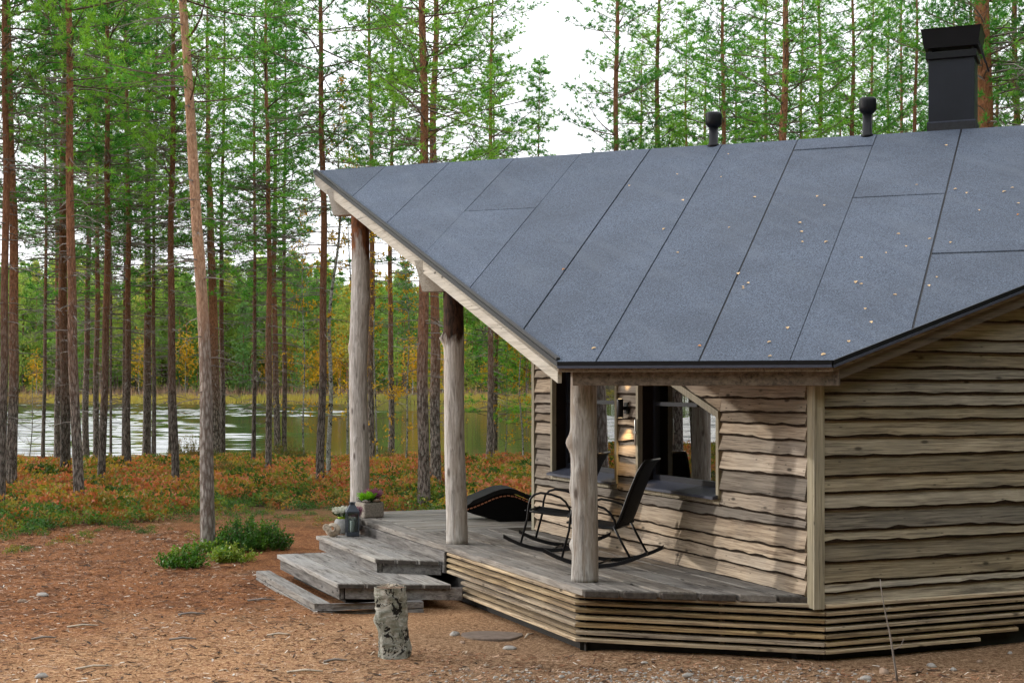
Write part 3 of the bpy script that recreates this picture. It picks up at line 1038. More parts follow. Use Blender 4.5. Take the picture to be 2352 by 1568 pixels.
edges = [FB, -1.37, -1.09, -.80, -.52, -.25, .0]
for i in range(6):
    b0, b1 = edges[i] + .011, edges[i + 1] - .011
    a_end = 9.0 if i == 0 else (6.25 if i < 5 else 5.84)
    rg = random.Random(i)
    dz = rg.uniform(-.006, .002)
    j0 = rg.uniform(-.03, .03)
    # uneven, slightly wavy edge along its length, ragged cut at the front
    n = 14
    pl = [(b0, front(b0) + j0)]
    pl.append(((b0 + b1) / 2, front((b0 + b1) / 2) + j0 + rg.uniform(-.02, .02)))
    pl.append((b1, front(b1) + j0 + rg.uniform(-.02, .02)))
    f1 = front(b1)
    for k in range(1, n + 1):
        pl.append((b1 - abs(rg.gauss(0, .004)), f1 + (a_end - f1) * k / n))
    for k in range(n, 0, -1):
        e = abs(rg.gauss(0, .008)) if i == 0 else abs(rg.gauss(0, .004))
        pl.append((b0 + e, front(b0) + .02 + (a_end - front(b0)) * k / n))
    o = MB().prism(pl, -.062 + dz, dz).build('deck_board', m_deck_y, deck, bevel=.006)
a = 6.275
i = 0
while a < 8.95:
    wd = random.uniform(.20, .27)
    a2 = min(a + wd, 9.0)
    dz = random.uniform(-.005, .001)
    MB().box(-1.355, 2.9, a + .007, a2 - .007, -.06 + dz, dz).build('deck_board', m_deck_x, deck, bevel=.006)
    a = a2
# dark end faces of the deck boards
for i in range(6):
    b0, b1 = edges[i] + .02, edges[i + 1] - .02
    MB().prism([(b0, front(b0) - .024), (b1, front(b1) - .024), (b1, front(b1) + .02), (b0, front(b0) + .02)], -.070, -.012).build('board_end', m_endgrain, deck, bevel=.008)
# near-black sheets standing in for the shade under the deck
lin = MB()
def shade_sheet(p, q, ins):
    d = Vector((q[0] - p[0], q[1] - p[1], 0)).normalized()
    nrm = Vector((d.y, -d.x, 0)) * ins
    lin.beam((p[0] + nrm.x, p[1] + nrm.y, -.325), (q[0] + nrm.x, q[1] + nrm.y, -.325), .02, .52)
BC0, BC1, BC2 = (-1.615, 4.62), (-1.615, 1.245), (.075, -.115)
shade_sheet(BC0, BC1, -.09)
shade_sheet(BC1, BC2, -.09)
shade_sheet(BC2, (7.6, -.115), -.09)
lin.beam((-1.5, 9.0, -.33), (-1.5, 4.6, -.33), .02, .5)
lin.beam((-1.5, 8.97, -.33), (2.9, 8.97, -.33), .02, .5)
lin.build('underfloor_shade_sheet', m_void, cabin)
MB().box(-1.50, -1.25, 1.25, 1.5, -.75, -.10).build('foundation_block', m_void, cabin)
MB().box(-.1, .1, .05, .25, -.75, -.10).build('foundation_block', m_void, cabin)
# ---- skirting of battens
sk = part_empty('skirting', cabin)
for i in range(7):
    zt = -.058 - .0655 * i
    h = .038
    z0, z1 = zt - h, zt
    fr_ = .023                                             # front face, then a slope up to the back edge
    jog = random.uniform(-.004, .004)
    st = 4.62 if i < 4 else 4.12 + random.uniform(-.03, .05)

    def batten(p, q, mat):
        d = Vector((q[0] - p[0], q[1] - p[1], 0))
        L = d.length
        sec = [(-.030, z0), (-.030, z0 + fr_), (-.022, z0 + fr_ + .006), (.022, z1), (.022, z0)]
        n_ = len(sec)
        vs = [(x, y, z) for x in (0, L) for (y, z) in sec]
        fs = [tuple(range(n_)), tuple(range(n_, 2 * n_))[::-1]] + [(k, k + n_, (k + 1) % n_ + n_, (k + 1) % n_) for k in range(n_)]
        o = MB().add(vs, fs).build('batten', mat, sk)
        o.location = (p[0], p[1], 0)
        o.rotation_euler = (0, 0, math.atan2(d.y, d.x))
        return o
    batten((BC1[0] + jog, st), (BC1[0] + jog, BC1[1] - .006), m_batten_x)
    batten((BC1[0] - .012, BC1[1] + .008), (BC2[0], BC2[1]), m_batten_x)
    e = 7.6 if i < 5 else (2.15 if i == 5 else 1.72)
    batten((BC2[0] - .004, BC2[1] + jog), (e, BC2[1] + jog), m_batten_x)
for (b_, a_) in ((-1.58, 3.9), (-1.58, 3.0), (-1.58, 2.1), (-.6, .48)):
    MB().box(b_ - .0, b_ + .03, a_ - .025, a_ + .025, -.5, -.065).build('batten_support', m_beam, sk)

# ---- wall lamp (lit), thermometer
lamp = part_empty('wall_lamp', cabin)
lamp.location = (-.13, 3.35, 1.55)
MB().lathe([(.034, -.10), (.036, -.095), (.036, .095), (.034, .10)], 18).build('lamp_tube', m_black, lamp, True)
MB().box(.0, .085, -.022, .022, -.02, .02).build('bracket', m_black, lamp)
MB().box(.07, .10, -.045, .045, -.06, .06).build('wall_plate', m_black, lamp)
Me = Mat('lamp_glow')
em = Me.n('Emission', {'Color': (1., .72, .38, 1), 'Strength': 3.0})
Me.nt.links.new(em.outputs[0], Me.out.inputs['Surface'])
for s_ in (-1, 1):
    MB().lathe([(.022, s_ * .1002), (.022, s_ * .1012)] if s_ > 0 else [(.022, -.1012), (.022, -.1002)], 14).build('lamp_lens', Me.m, lamp)
    ld = bpy.data.lights.new('lamp_light', 'SPOT')
    ld.energy = 13.0
    ld.color = (1., .66, .32)
    ld.spot_size = R(95)
    ld.spot_blend = .7
    ld.shadow_soft_size = .02
    lo = bpy.data.objects.new('lamp_light', ld)
    COL.objects.link(lo)
    lo.parent = lamp
    lo.location = (0, 0, s_ * .115)
    lo.rotation_euler = (R(180) if s_ > 0 else 0, 0, 0)
th_ = thing('thermometer', 'thin bright metal thermometer fixed to the window casing', 'thermometer', to_world(-.075, 3.10, 1.30), RZ)
MB().lathe([(.007, -.14), (.011, -.13), (.011, .13), (.007, .14)], 10).build('tube', m_steel, th_, True)
MB().box(-.012, .012, -.03, .03, -.01, .012).build('clip', m_steel, th_)

# ------------------------------------------------------------------ steps
steps = thing('porch_steps', 'weathered grey timber steps leading up to the porch deck', 'steps', C0, RZ)


def tread_frame(z, corners, depth_boards, riser, name):
    """corners: far-left, near-left, near-right plan points (b, a); boards run along both faces"""
    (fb, fa), (nb, na), (rb, ra) = corners
    s = part_empty(name, steps)
    return s


def mitre_step(z, outer_b, a_far, near, right, inner_b, nb_boards, riser_h):
    st = part_empty('step', steps)
    nx_, ny_ = near
    rx, ry = right
    # direction of the near face
    d = Vector((rx - nx_, ry - ny_, 0)).normalized()
    nin = Vector((-d.y, d.x, 0))                   # into the step
    if nin.y < 0:
        nin = -nin
    W = (inner_b - outer_b) / nb_boards
    g = .009
    for i in range(nb_boards):
        b0, b1 = outer_b + i * W + (g if i else 0), outer_b + (i + 1) * W - g
        # near end follows the near face
        def near_a(b, off):
            t = (b - nx_) / (rx - nx_)
            return ny_ + (ry - ny_) * t + off
        jit = random.uniform(-.012, .012)
        poly = [(b0, near_a(b0, jit)), (b1, near_a(b1, jit)), (b1, a_far), (b0, a_far)]
        dz = random.uniform(-.004, .002)
        MB().prism(poly, z - .050 + dz, z + dz).build('tread_board', m_tread, st, bevel=.006)
        MB().prism([(b0 + .01, near_a(b0 + .01, jit) - .008), (b1 - .01, near_a(b1 - .01, jit) - .008), (b1 - .01, near_a(b1 - .01, jit) + .02), (b0 + .01, near_a(b0 + .01, jit) + .02)],
                   z - .051 + dz, z - .012 + dz).build('tread_end', m_endgrain, st, bevel=.004)
    # risers: left face and near face
    ins = .035
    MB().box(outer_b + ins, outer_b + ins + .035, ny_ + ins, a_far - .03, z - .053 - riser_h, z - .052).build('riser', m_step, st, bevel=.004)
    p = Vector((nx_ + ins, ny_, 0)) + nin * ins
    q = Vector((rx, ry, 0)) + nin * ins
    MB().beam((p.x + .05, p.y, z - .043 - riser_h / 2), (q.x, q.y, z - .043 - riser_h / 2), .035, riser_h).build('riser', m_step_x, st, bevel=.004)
    MB().beam((p.x + .01, p.y + .03, z - .043 - riser_h / 2), (p.x + .04, p.y + .02, z - .043 - riser_h / 2), .06, riser_h - .004).build('corner_stud', m_step_x, st)
    return st


mitre_step(-.165, -2.30, 7.80, (-2.30, 5.20), (-1.68, 4.72), -1.69, 3, .125)
mitre_step(-.33, -2.92, 7.35, (-2.92, 4.56), (-1.70, 3.98), -1.80, 4, .135)
MB().box(-1.66, -1.63, 4.66, 8.7, -.30, -.064).build('deck_riser', m_step, deck, bevel=.004)
MB().box(-2.74, -1.75, 4.85, 7.2, -.75, -.38).build('step_shade_box', m_void, steps)  # near-black box added where the gap under the steps is only shade
# lowest step: a frame of stacked beams
lf = part_empty('step', steps)
for zc, hh in ((-.535, .07), (-.605, .055)):
    MB().prism([(-3.23, 4.33), (-3.06, 4.245), (-3.06, 7.15), (-3.23, 7.15)], zc - hh / 2, zc + hh / 2).build('tread_beam', m_tread, lf, bevel=.006)
    MB().prism([(-3.226, 4.32), (-2.12, 4.02), (-2.10, 4.17), (-3.05, 4.235)], zc - hh / 2, zc + hh / 2).build('tread_beam', m_step_x, lf, bevel=.006)
for (b_, a_) in ((-3.15, 4.6), (-3.15, 5.8), (-3.15, 6.9), (-2.4, 4.15)):
    MB().box(b_ - .06, b_ + .06, a_ - .06, a_ + .06, -.72, -.632).build('bearer', m_endgrain, lf)

# ------------------------------------------------------------------ porch furniture
def rocking_chair(label, loc, rz):
    t = thing('rocking_chair', label, 'chair', loc, rz, 'rocking chairs on the porch')
    for s in (-1, 1):
        y = s * .27
        xs_ = np.linspace(-.56, .52, 15)
        pts = [(x, y, .022 + .135 * (x / .53) ** 2) for x in xs_]
        vs, fs = [], []
        for (x, yy, z) in pts:
            vs += [(x, yy - .014, z - .02), (x, yy + .014, z - .02), (x, yy + .014, z + .02), (x, yy - .014, z + .02)]
        for i in range(len(pts) - 1):
            for k in range(4):
                fs.append((i * 4 + k, i * 4 + (k + 1) % 4, i * 4 + 4 + (k + 1) % 4, i * 4 + 4 + k))
        fs += [(0, 1, 2, 3), tuple(4 * (len(pts) - 1) + k for k in (3, 2, 1, 0))]
        MB().add(vs, fs).build('rocker', m_chair, t, bevel=.003)
        fl = [(.33, y, .07), (.25, y, .36), (.235, y, .50), (.215, y, .57), (.17, y, .615), (.10, y, .635), (-.02, y, .62), (-.12, y, .59), (-.18, y, .545), (-.225, y, .47), (-.245, y, .41)]
        MB().tube(fl, .0125, 8).build('armrest', m_chair, t, True)
        MB().tube([(-.40, y, .09), (-.30, y, .26), (-.215, y, .415)], .0125, 8).build('leg', m_chair, t, True)
        sp = [(.27, s * .235, .435), (.1, s * .235, .415), (-.1, s * .235, .395), (-.19, s * .235, .395), (-.235, s * .235, .43), (-.27, s * .235, .50), (-.36, s * .235, .74), (-.45, s * .235, .95), (-.50, s * .235, 1.03), (-.53, s * .235, 1.06)]
        MB().tube(sp, .0125, 8).build('side_rail', m_chair, t, True)
        for (x, z) in ((.33, .075), (-.40, .097)):
            MB().lathe([(.007, -.003), (.007, .003)], 8).build('bolt', m_steel, t).location = (x, y - .017, z)
    MB().tube([(.275, -.25, .437), (.285, 0, .43), (.275, .25, .437)], .0125, 8).tube([(-.53, -.24, 1.06), (-.53, .24, 1.06)], .0125, 8).build('cross_rail', m_chair, t, True)
    MB().tube([(-.2, -.25, .385), (-.2, .25, .385)], .011, 8).build('stretcher', m_chair, t, True)
    MB().tube([(-.02, -.27, .03), (-.02, .27, .03)], .009, 8).build('stretcher', m_chair, t, True)
    def sling(prof, name):
        vs, fs = [], []
        for (x, z) in prof:
            for k in range(7):
                y = -.225 + .45 * k / 6
                sag = -.02 * (1 - (y / .225) ** 2)
                vs.append((x - (sag if name == 'backrest' else 0) * -.6, y, z + (sag if name == 'seat' else 0)))
        m = len(prof)
        for i in range(m - 1):
            for k in range(6):
                fs.append((i * 7 + k, i * 7 + k + 1, i * 7 + k + 8, i * 7 + k + 7))
        o = MB().add(vs, fs).build(name, m_sling, t, True)
        so = o.modifiers.new('thickness', 'SOLIDIFY')
        so.thickness = .008
        return o
    sling([(.275, .438), (.1, .42), (-.1, .40), (-.185, .40)], 'seat')
    sling([(-.19, .402), (-.235, .435), (-.27, .50), (-.36, .74), (-.45, .95), (-.50, 1.03), (-.53, 1.06)], 'backrest')
    return t


FACE = math.atan2(.383, -.924)
rocking_chair('black tubular rocking chair half behind the bare silver log post, closer to the chamfered window', (.90, 14.40, .0015), FACE)
rocking_chair('black tubular rocking chair beside the wavy lounger, its back hidden by the bare log', (.49, 15.72, .0015), FACE + R(4))

lg = thing('sun_lounger', 'black wave-shaped padded lounger with copper stitching on the deck', 'lounger', (-.60, 18.72, .002), R(10))
prof_t = [(0, .185), (.10, .215), (.22, .262), (.35, .318), (.46, .352), (.56, .362), (.66, .345), (.78, .295), (.90, .24), (1.05, .20), (1.25, .22), (1.45, .30)]
prof_b = [(1.45, .12), (1.3, .03), (1.15, .0), (.45, .0), (.30, .045), (.10, .105), (0.0, .145)]
W = .62
po = prof_t + prof_b
n = len(po)
MB().add([(x, 0, z) for x, z in po] + [(x, W, z) for x, z in po],
         [tuple(range(n)), tuple(range(n, 2 * n))[::-1]] + [(i, i + n, (i + 1) % n + n, (i + 1) % n) for i in range(n)]).build('base', m_wicker, lg, bevel=.008)
ct = [(x - (.03 if i == 0 else 0), z + .012) for i, (x, z) in enumerate(prof_t)]
cu = [(x, z + (.02 if i in (0,) else .075)) for i, (x, z) in enumerate(prof_t)]
for s0, s1 in ((0, 7), (7, 12)):
    lo_ = ct[s0:s1 + (1 if s1 < 12 else 0)]
    hi_ = cu[s0:s1 + (1 if s1 < 12 else 0)]
    pp = lo_ + hi_[::-1]
    m = len(pp)
    MB().add([(x, -.015, z) for x, z in pp] + [(x, W + .015, z) for x, z in pp],
             [tuple(range(m))[::-1], tuple(range(m, 2 * m))] + [(i, (i + 1) % m, (i + 1) % m + m, i + m) for i in range(m)]).build('cushion', m_cushion, lg, bevel=.02)
cum = [0]
for i in range(9):
    cum.append(cum[-1] + math.hypot(prof_t[i + 1][0] - prof_t[i][0], prof_t[i + 1][1] - prof_t[i][1]))
d = .02
while d < cum[9] - .04:
    i = max(k for k in range(9) if cum[k] <= d)
    f = (d - cum[i]) / (cum[i + 1] - cum[i])
    x, z = [prof_t[i][q] + (prof_t[i + 1][q] - prof_t[i][q]) * f for q in (0, 1)]
    ang = math.atan2(prof_t[i + 1][1] - prof_t[i][1], prof_t[i + 1][0] - prof_t[i][0])
    o = MB().box(-.018, .018, -.006, .004, -.008, .008).build('stitch', m_orange, lg)
    o.location = (x, -.003, z - .022)
    o.rotation_euler = (0, -ang, 0)
    d += .052

# ---- lantern, burl owl, pots, planter
def on_step(px, py, z):
    Y = (CAMZ - z) * F / (py - HY)
    return ((px - CX) / F * Y, Y, z)


lan = thing('lantern', 'dark grey metal lantern holding a white candle on the top step', 'lantern', (-2.07, 18.62, -.160), R(14))
w = .073
MB().box(-w - .006, w + .006, -w - .006, w + .006, 0, .035).build('base', m_lantern, lan, bevel=.003)
fr = MB()
for sx in (-1, 1):
    for sy in (-1, 1):
        fr.box(sx * w - .008, sx * w + .008, sy * w - .008, sy * w + .008, .035, .31)
for sx in (-1, 1):
    fr.box(sx * w - .006, sx * w + .006, -w + .008, w - .008, .295, .31)
    fr.box(-w + .008, w - .008, sx * w - .006, sx * w + .006, .295, .31)
    fr.box(-w + .008, w - .008, sx * w - .006, sx * w + .006, .035, .055)
fr.build('frame', m_lantern, lan)
rf = MB().add(ring(w + .014, w + .014, .31) + ring(w + .014, w + .014, .318) + ring(.035, .035, .395) + ring(.03, .03, .40),
              [(0, 3, 2, 1), (12, 13, 14, 15)] + [(4 * j + i, 4 * j + (i + 1) % 4, 4 * j + 4 + (i + 1) % 4, 4 * j + 4 + i) for j in range(3) for i in range(4)])
rf.build('hood', m_lantern, lan)
MB().box(-.03, .03, -.03, .03, .4005, .425).box(-.042, .042, -.042, .042, .4255, .434).build('chimney_cap', m_lantern, lan)
for (x0, x1, y0, y1) in ((-w + .008, w - .008, -w - .001, -w + .001), (-w + .008, w - .008, w - .001, w + .001), (-w - .001, -w + .001, -w + .008, w - .008), (w - .001, w + .001, -w + .008, w - .008)):
    MB().box(x0, x1, y0, y1, .056, .294).build('pane', m_glass_l, lan)
cd = tag(MB().lathe([(.030, 0), (.031, .01), (.031, .155), (.028, .16), (.012, .155)], 18).build('candle', m_candle, None, True), 'thick white pillar candle standing inside the lantern', 'candle')
cd.location = (-2.065, 18.60, -.124)

owl = thing('burl_owl', 'pale carved wooden burl with two round eye rings on the top step', 'ornament', (-2.315, 18.55, -.162), R(-10))
ob = MB()
vs, fs = [], []
nr, ns = 14, 20
for i in range(nr + 1):
    ph = math.pi * i / nr
    for k in range(ns):
        th = 2 * math.pi * k / ns
        rr = .092 * (1 + .07 * math.sin(3 * th + 1) * math.sin(ph) + .05 * math.sin(5 * th + 2 * ph))
        vs.append((rr * math.sin(ph) * math.cos(th) * 1.1, rr * math.sin(ph) * math.sin(th), .084 + rr * math.cos(ph) * .93))
for i in range(nr):
    for k in range(ns):
        fs.append((i * ns + k, (i + 1) * ns + k, (i + 1) * ns + (k + 1) % ns, i * ns + (k + 1) % ns))
ob.add(vs, fs).build('body', m_curved, owl, True)
for k, (x, z, mm) in enumerate(((-.062, .120, m_curved), (.02, .108, m_curved_red))):
    e = MB().lathe([(.042, -.02), (.046, .015), (.040, .028), (.026, .020), (.024, .008)], 18).build('eye_ring', m_curved, owl, True)
    e.location = (x, -.072, z)
    e.rotation_euler = (R(78), R(-16 + 30 * k), 0)
    e2 = MB().lathe([(.024, .0), (.020, .016), (.006, .018)], 14).build('pupil', mm, owl, True)
    e2.location = e.location
    e2.rotation_euler = e.rotation_euler


def heather(mb, c, n, h, spread, seed, mi=0, blade=.010, thick=5):
    """upright flowering spikes made of little bells"""
    rg = random.Random(seed)
    for _ in range(n):
        th, q = rg.uniform(0, 6.28), math.sqrt(rg.random())
        bx, by = c[0] + spread * .45 * q * math.cos(th), c[1] + spread * .45 * q * math.sin(th)
        dx, dy = q * math.cos(th) * spread * .75, q * math.sin(th) * spread * .75
        hh = h * rg.uniform(.7, 1.1) * (1 - .25 * q)
        for k in range(thick):
            t = .25 + .75 * k / thick
            p = Vector((bx + dx * t, by + dy * t, c[2] + hh * t))
            for _b in range(3):
                d = Vector((rg.gauss(0, 1), rg.gauss(0, 1), rg.gauss(.6, .7))).normalized() * blade * rg.uniform(.8, 1.6)
                e = Vector((rg.gauss(0, 1), rg.gauss(0, 1), rg.gauss(0, 1))).normalized() * blade * .6
                mb.add([p - e, p + e, p + d], [(0, 1, 2)], mi)


pl = thing('planter', 'square exposed concrete planter at the edge of the deck', 'planter', (-1.93, 19.47, .002), R(31))
MB().box(-.15, .15, -.15, .15, 0, .205).build('trough', m_concrete, pl, bevel=.022)
MB().box(-.125, .125, -.125, .125, .2052, .212).build('soil', m_void, pl)
for (nm, lab, cen, mt, n_, h_, sp, se) in (('heather', 'purple pink heather flowering in the concrete planter', (.06, .02, .0), m_heath_p, 150, .20, .13, 3), ('heather', 'bright green heather in the concrete planter beside a pink one', (-.07, -.06, .0), m_heath_g, 110, .16, .12, 4)):
    h = MB()
    heather(h, (0, 0, 0), n_, h_, sp, se, 0, .013, 7)
    hd = MB()
    heather(hd, (0, 0, 0), 60, h_ * .45, sp * 1.0, se + 9, 0, .014, 5)
    t = thing(nm, lab, 'heather', pl.matrix_basis @ Vector((cen[0], cen[1], .209)), 0, 'potted heathers')
    h.build('flower_spikes', mt, t)
    hd.build('foliage', m_heath_d, t)
for (x, y, r_, mt, lab) in ((-.10, -.11, .045, m_stone, 'small grey stone on the planter rim'), (.04, -.115, .05, m_stone_w, 'small brown stone on the planter rim')):
    s = MB()
    vs, fs = [], []
    for i in range(7):
        ph = math.pi * i / 6
        for k in range(10):
            th = 2 * math.pi * k / 10
            vs.append((r_ * 1.25 * math.sin(ph) * math.cos(th), r_ * .8 * math.sin(ph) * math.sin(th), r_ * .45 * math.cos(ph)))
    for i in range(6):
        for k in range(10):
            fs.append((i * 10 + k, (i + 1) * 10 + k, (i + 1) * 10 + (k + 1) % 10, i * 10 + (k + 1) % 10))
    o = tag(s.add(vs, fs).build('pebble', mt, None, True), lab, 'stone', 'stones on the planter')
    o.location = pl.matrix_basis @ Vector((x, y, .209 + r_ * .42))
pot = thing('flower_pot', 'rounded grey stoneware pot behind the lantern', 'pot', (-2.215, 18.86, -.160), 0)
MB().lathe([(.095, 0), (.118, .03), (.125, .10), (.115, .17), (.095, .195), (.085, .20), (.08, .185)], 24).build('vessel', m_pot, pot, True)
MB().lathe([(.058, .19), (.072, .215), (.075, .222), (.066, .222)], 20).build('inner_pot', m_lime, pot, True)
t = thing('heather', 'white heather in the lime green inner pot', 'heather', (-2.215, 18.86, .062), 0, 'potted heathers')
h = MB()
heather(h, (-.01, 0, 0), 170, .155, .13, 21, 0, .014, 6)
h.build('flower_spikes', m_heath_w, t)
h = MB()
heather(h, (0, 0, 0), 110, .075, .13, 22, 0, .016, 5)
h.build('foliage', m_heath_d, t)
t = thing('heather', 'dark red heather behind the lantern', 'heather', (-2.07, 19.02, .0), 0, 'potted heathers')
h = MB()
heather(h, (0, 0, .02), 120, .20, .09, 31, 0, .013, 6)
h.build('flower_spikes', m_heath_p, t)
MB().lathe([(.05, -.16), (.07, -.10), (.075, .02), (.065, .025)], 18).build('pot', m_pot, t, True)

# ------------------------------------------------------------------ trees
def unit(a):
    return a / np.maximum(np.linalg.norm(a, axis=-1, keepdims=True), 1e-9)


def blades(rg, P, D, k, length, width, spread):
    """k thin triangles at each point P, fanned about direction D"""
    n = len(P)
    P = np.repeat(P, k, 0)
    D = np.repeat(unit(D), k, 0)
    J = unit(rg.normal(size=(n * k, 3)))
    d = unit(D * (1 - spread) + J * spread + np.array([0, 0, .12]))
    s = unit(np.cross(d, unit(rg.normal(size=(n * k, 3)))))
    L = length * rg.uniform(.7, 1.25, (n * k, 1))
    w = width * rg.uniform(.8, 1.2, (n * k, 1))
    v = np.stack([P - s * w * .5, P + s * w * .5, P + d * L], 1).reshape(-1, 3)
    return v


def ribbons(rg, A, B, w0, w1):
    """thin flat strips from A to B as two crossed-free triangles each"""
    d = unit(B - A)
    s = unit(np.cross(d, unit(rg.normal(size=A.shape))))
    w0 = np.broadcast_to(np.asarray(w0, float).reshape(-1, 1), (len(A), 1)) * .5
    w1 = np.broadcast_to(np.asarray(w1, float).reshape(-1, 1), (len(A), 1)) * .5
    q = np.stack([A - s * w0, A + s * w0, B + s * w1, B - s * w1], 1)
    return q[:, [0, 1, 2, 0, 2, 3]].reshape(-1, 3)


def tris(v, name, mats, mi=None):
    return np_mesh(name, v, np.arange(len(v)).reshape(-1, 3), mats, mi=mi)


def trunk_mesh(rg, H, r0, wob, mat, ns=12, step=.45, flare=.5, name='trunk'):
    n = int(H / step) + 1
    z = np.linspace(-.25, H, n)
    t = np.clip(z / H, 0, 1)
    rad = r0 * np.power(1 - t * .985, .75) * (1 + flare * np.exp(-np.clip(z, 0, None) / .22) * .55)
    ph = rg.uniform(0, 6.28, 4)
    cx = wob * (np.sin(z * .55 + ph[0]) - math.sin(ph[0])) + wob * .35 * np.sin(z * 1.6 + ph[1])
    cy = wob * (np.sin(z * .5 + ph[2]) - math.sin(ph[2])) + wob * .35 * np.sin(z * 1.7 + ph[3])
    th = np.arange(ns) / ns * 2 * math.pi
    rr = rad[:, None] * (1 + .05 * np.sin(3 * th + ph[0] + z[:, None] * .8) + .03 * rg.normal(size=(n, ns)))
    v = np.stack([cx[:, None] + rr * np.cos(th), cy[:, None] + rr * np.sin(th), np.repeat(z[:, None], ns, 1)], -1).reshape(-1, 3)
    i = np.arange(n * ns).reshape(n, ns)
    j = np.roll(i, -1, 1)
    f = np.stack([i[:-1], j[:-1], j[1:], i[1:]], -1).reshape(-1, 4)
    centre = lambda zz: np.stack([np.interp(zz, z, cx), np.interp(zz, z, cy), zz], -1)
    return np_mesh(name, v, f, mat, True), centre, (lambda zz: np.interp(zz, z, rad))


def tube_tris(path, r, n=4):
    mb = MB().tube(path, r, n, False)
    v = np.array(mb.v)
    out = []
    for (a, b, c, d) in mb.f:
        out += [a, b, c, a, c, d]
    return v[out]


def make_pine(seed, H, crown0, Lmax, r0, bark=None, dense=1.0, taper=.75, dead=55, dead_len=.8, tuft_k=15, tuft_l=.125, tuft_w=.017, whorl=.40, needle=None, wob=.035, ns=12):
    rg = np.random.default_rng(seed)
    tm, cen, rad = trunk_mesh(rg, H, r0, wob, bark or m_bark, ns)
    limb, tuftP, tuftD, twA, twB = [], [], [], [], []
    zc = crown0 * H
    z = zc
    while z < H - .15:
        t = (z - zc) / (H - zc)
        Lb = Lmax * (1 - t) ** taper * (.55 + .45 * min(1, t / .22)) + .12
        nb = rg.integers(4, 7)
        a0 = rg.uniform(0, 6.28)
        for k in range(nb):
            if rg.random() > dense:
                continue
            az = a0 + k * 6.28 / nb + rg.normal(0, .3)
            L = Lb * rg.uniform(.35, 1.3)
            zz = z + rg.uniform(-.22, .22)
            pit = R(10 + 36 * t + rg.normal(0, 15))
            base = cen(np.array([zz]))[0]
            h = np.array([math.cos(az), math.sin(az), 0])
            side = np.array([-h[1], h[0], 0])
            bend = rg.normal(0, .22)
            npt = 6
            pts = []
            for q in range(npt):
                s = q / (npt - 1)
                pts.append(base + h * L * s * math.cos(pit) + side * L * bend * s * s + np.array([0, 0, L * (math.sin(pit) * s - .10 * s + .16 * s * s * s)]))
            pts = np.array(pts)
            rb = max(.006, .0125 * L)
            limb.append(tube_tris([tuple(p) for p in pts], [rb * (1 - .8 * q / (npt - 1)) for q in range(npt)], 3))
            ntw = max(3, int(L / .125))
            for m in range(ntw):
                s = .22 + .78 * (m + rg.random()) / ntw
                i = min(int(s * (npt - 1)), npt - 2)
                f = s * (npt - 1) - i
                p = pts[i] * (1 - f) + pts[i + 1] * f
                d = unit((pts[i + 1] - pts[i])[None])[0]
                sg = 1 if m % 2 else -1
                td = unit((d * .75 + side * sg * rg.uniform(.5, 1.0) + np.array([0, 0, rg.uniform(-.05, .45)]))[None])[0]
                tl = (.12 + .30 * L * (1 - .6 * s)) * rg.uniform(.6, 1.15)
                e = p + td * tl
                twA.append(p)
                twB.append(e)
                nt = max(1, int(round(tl / .22)))
                for x in range(nt):
                    w = 1 - x * (.55 / nt) - .06 * rg.random() if nt > 1 else 1
                    tuftP.append(p * (1 - w) + e * w)
                    tuftD.append(td + rg.normal(0, .3, 3) + np.array([0, 0, .25]))
            tuftP.append(pts[-1])
            tuftD.append(pts[-1] - pts[-2])
        z += whorl * rg.uniform(.8, 1.2) * (1 - .45 * t)
    P, D = np.array(tuftP), np.array(tuftD)
    crown = tris(blades(rg, P, D, tuft_k, tuft_l, tuft_w, .70), 'crown', needle or m_needle)
    lv = limb + [ribbons(rg, np.array(twA), np.array(twB), .010, .005)]
    limbs = tris(np.concatenate(lv), 'limbs', m_limb)
    # dead lower twigs
    dv = []
    for k in range(int(dead * 1.4)):
        zz = rg.uniform(.06, 1.0) ** .6 * (zc + 2.0)
        zz = max(zz, .9)
        az = rg.uniform(0, 6.28)
        h = np.array([math.cos(az), math.sin(az), 0])
        L = 1.25 * dead_len * rg.uniform(.12, 1.3) * (.35 + .75 * zz / (zc + 2))
        base = cen(np.array([zz]))[0]
        pts = [base + h * L * s + np.array([0, 0, L * (.10 * s - .30 * s * s)]) + np.append(rg.normal(0, .05 * L, 2), 0) * s for s in (0, .3, .65, 1)]
        r = .007 + .010 * L
        dv.append(tube_tris([tuple(p) for p in pts], [r, r * .8, r * .5, r * .25], 3))
        A, B = [], []
        for q in range(int(3 + L * 9)):
            s = rg.uniform(.3, 1)
            i = min(int(s * 3), 2)
            p = pts[i] + (pts[i + 1] - pts[i]) * (s * 3 - i)
            e = p + (unit((h + rg.normal(0, .8, 3))[None])[0]) * rg.uniform(.08, .38) * L
            A.append(p)
            B.append(e)
        dv.append(ribbons(rg, np.array(A), np.array(B), .008, .004))
    deadm = tris(np.concatenate(dv), 'dead_twigs', m_deadwood)
    return dict(trunk=tm, limbs=limbs, crown=crown, dead_twigs=deadm, H=H, r0=r0)


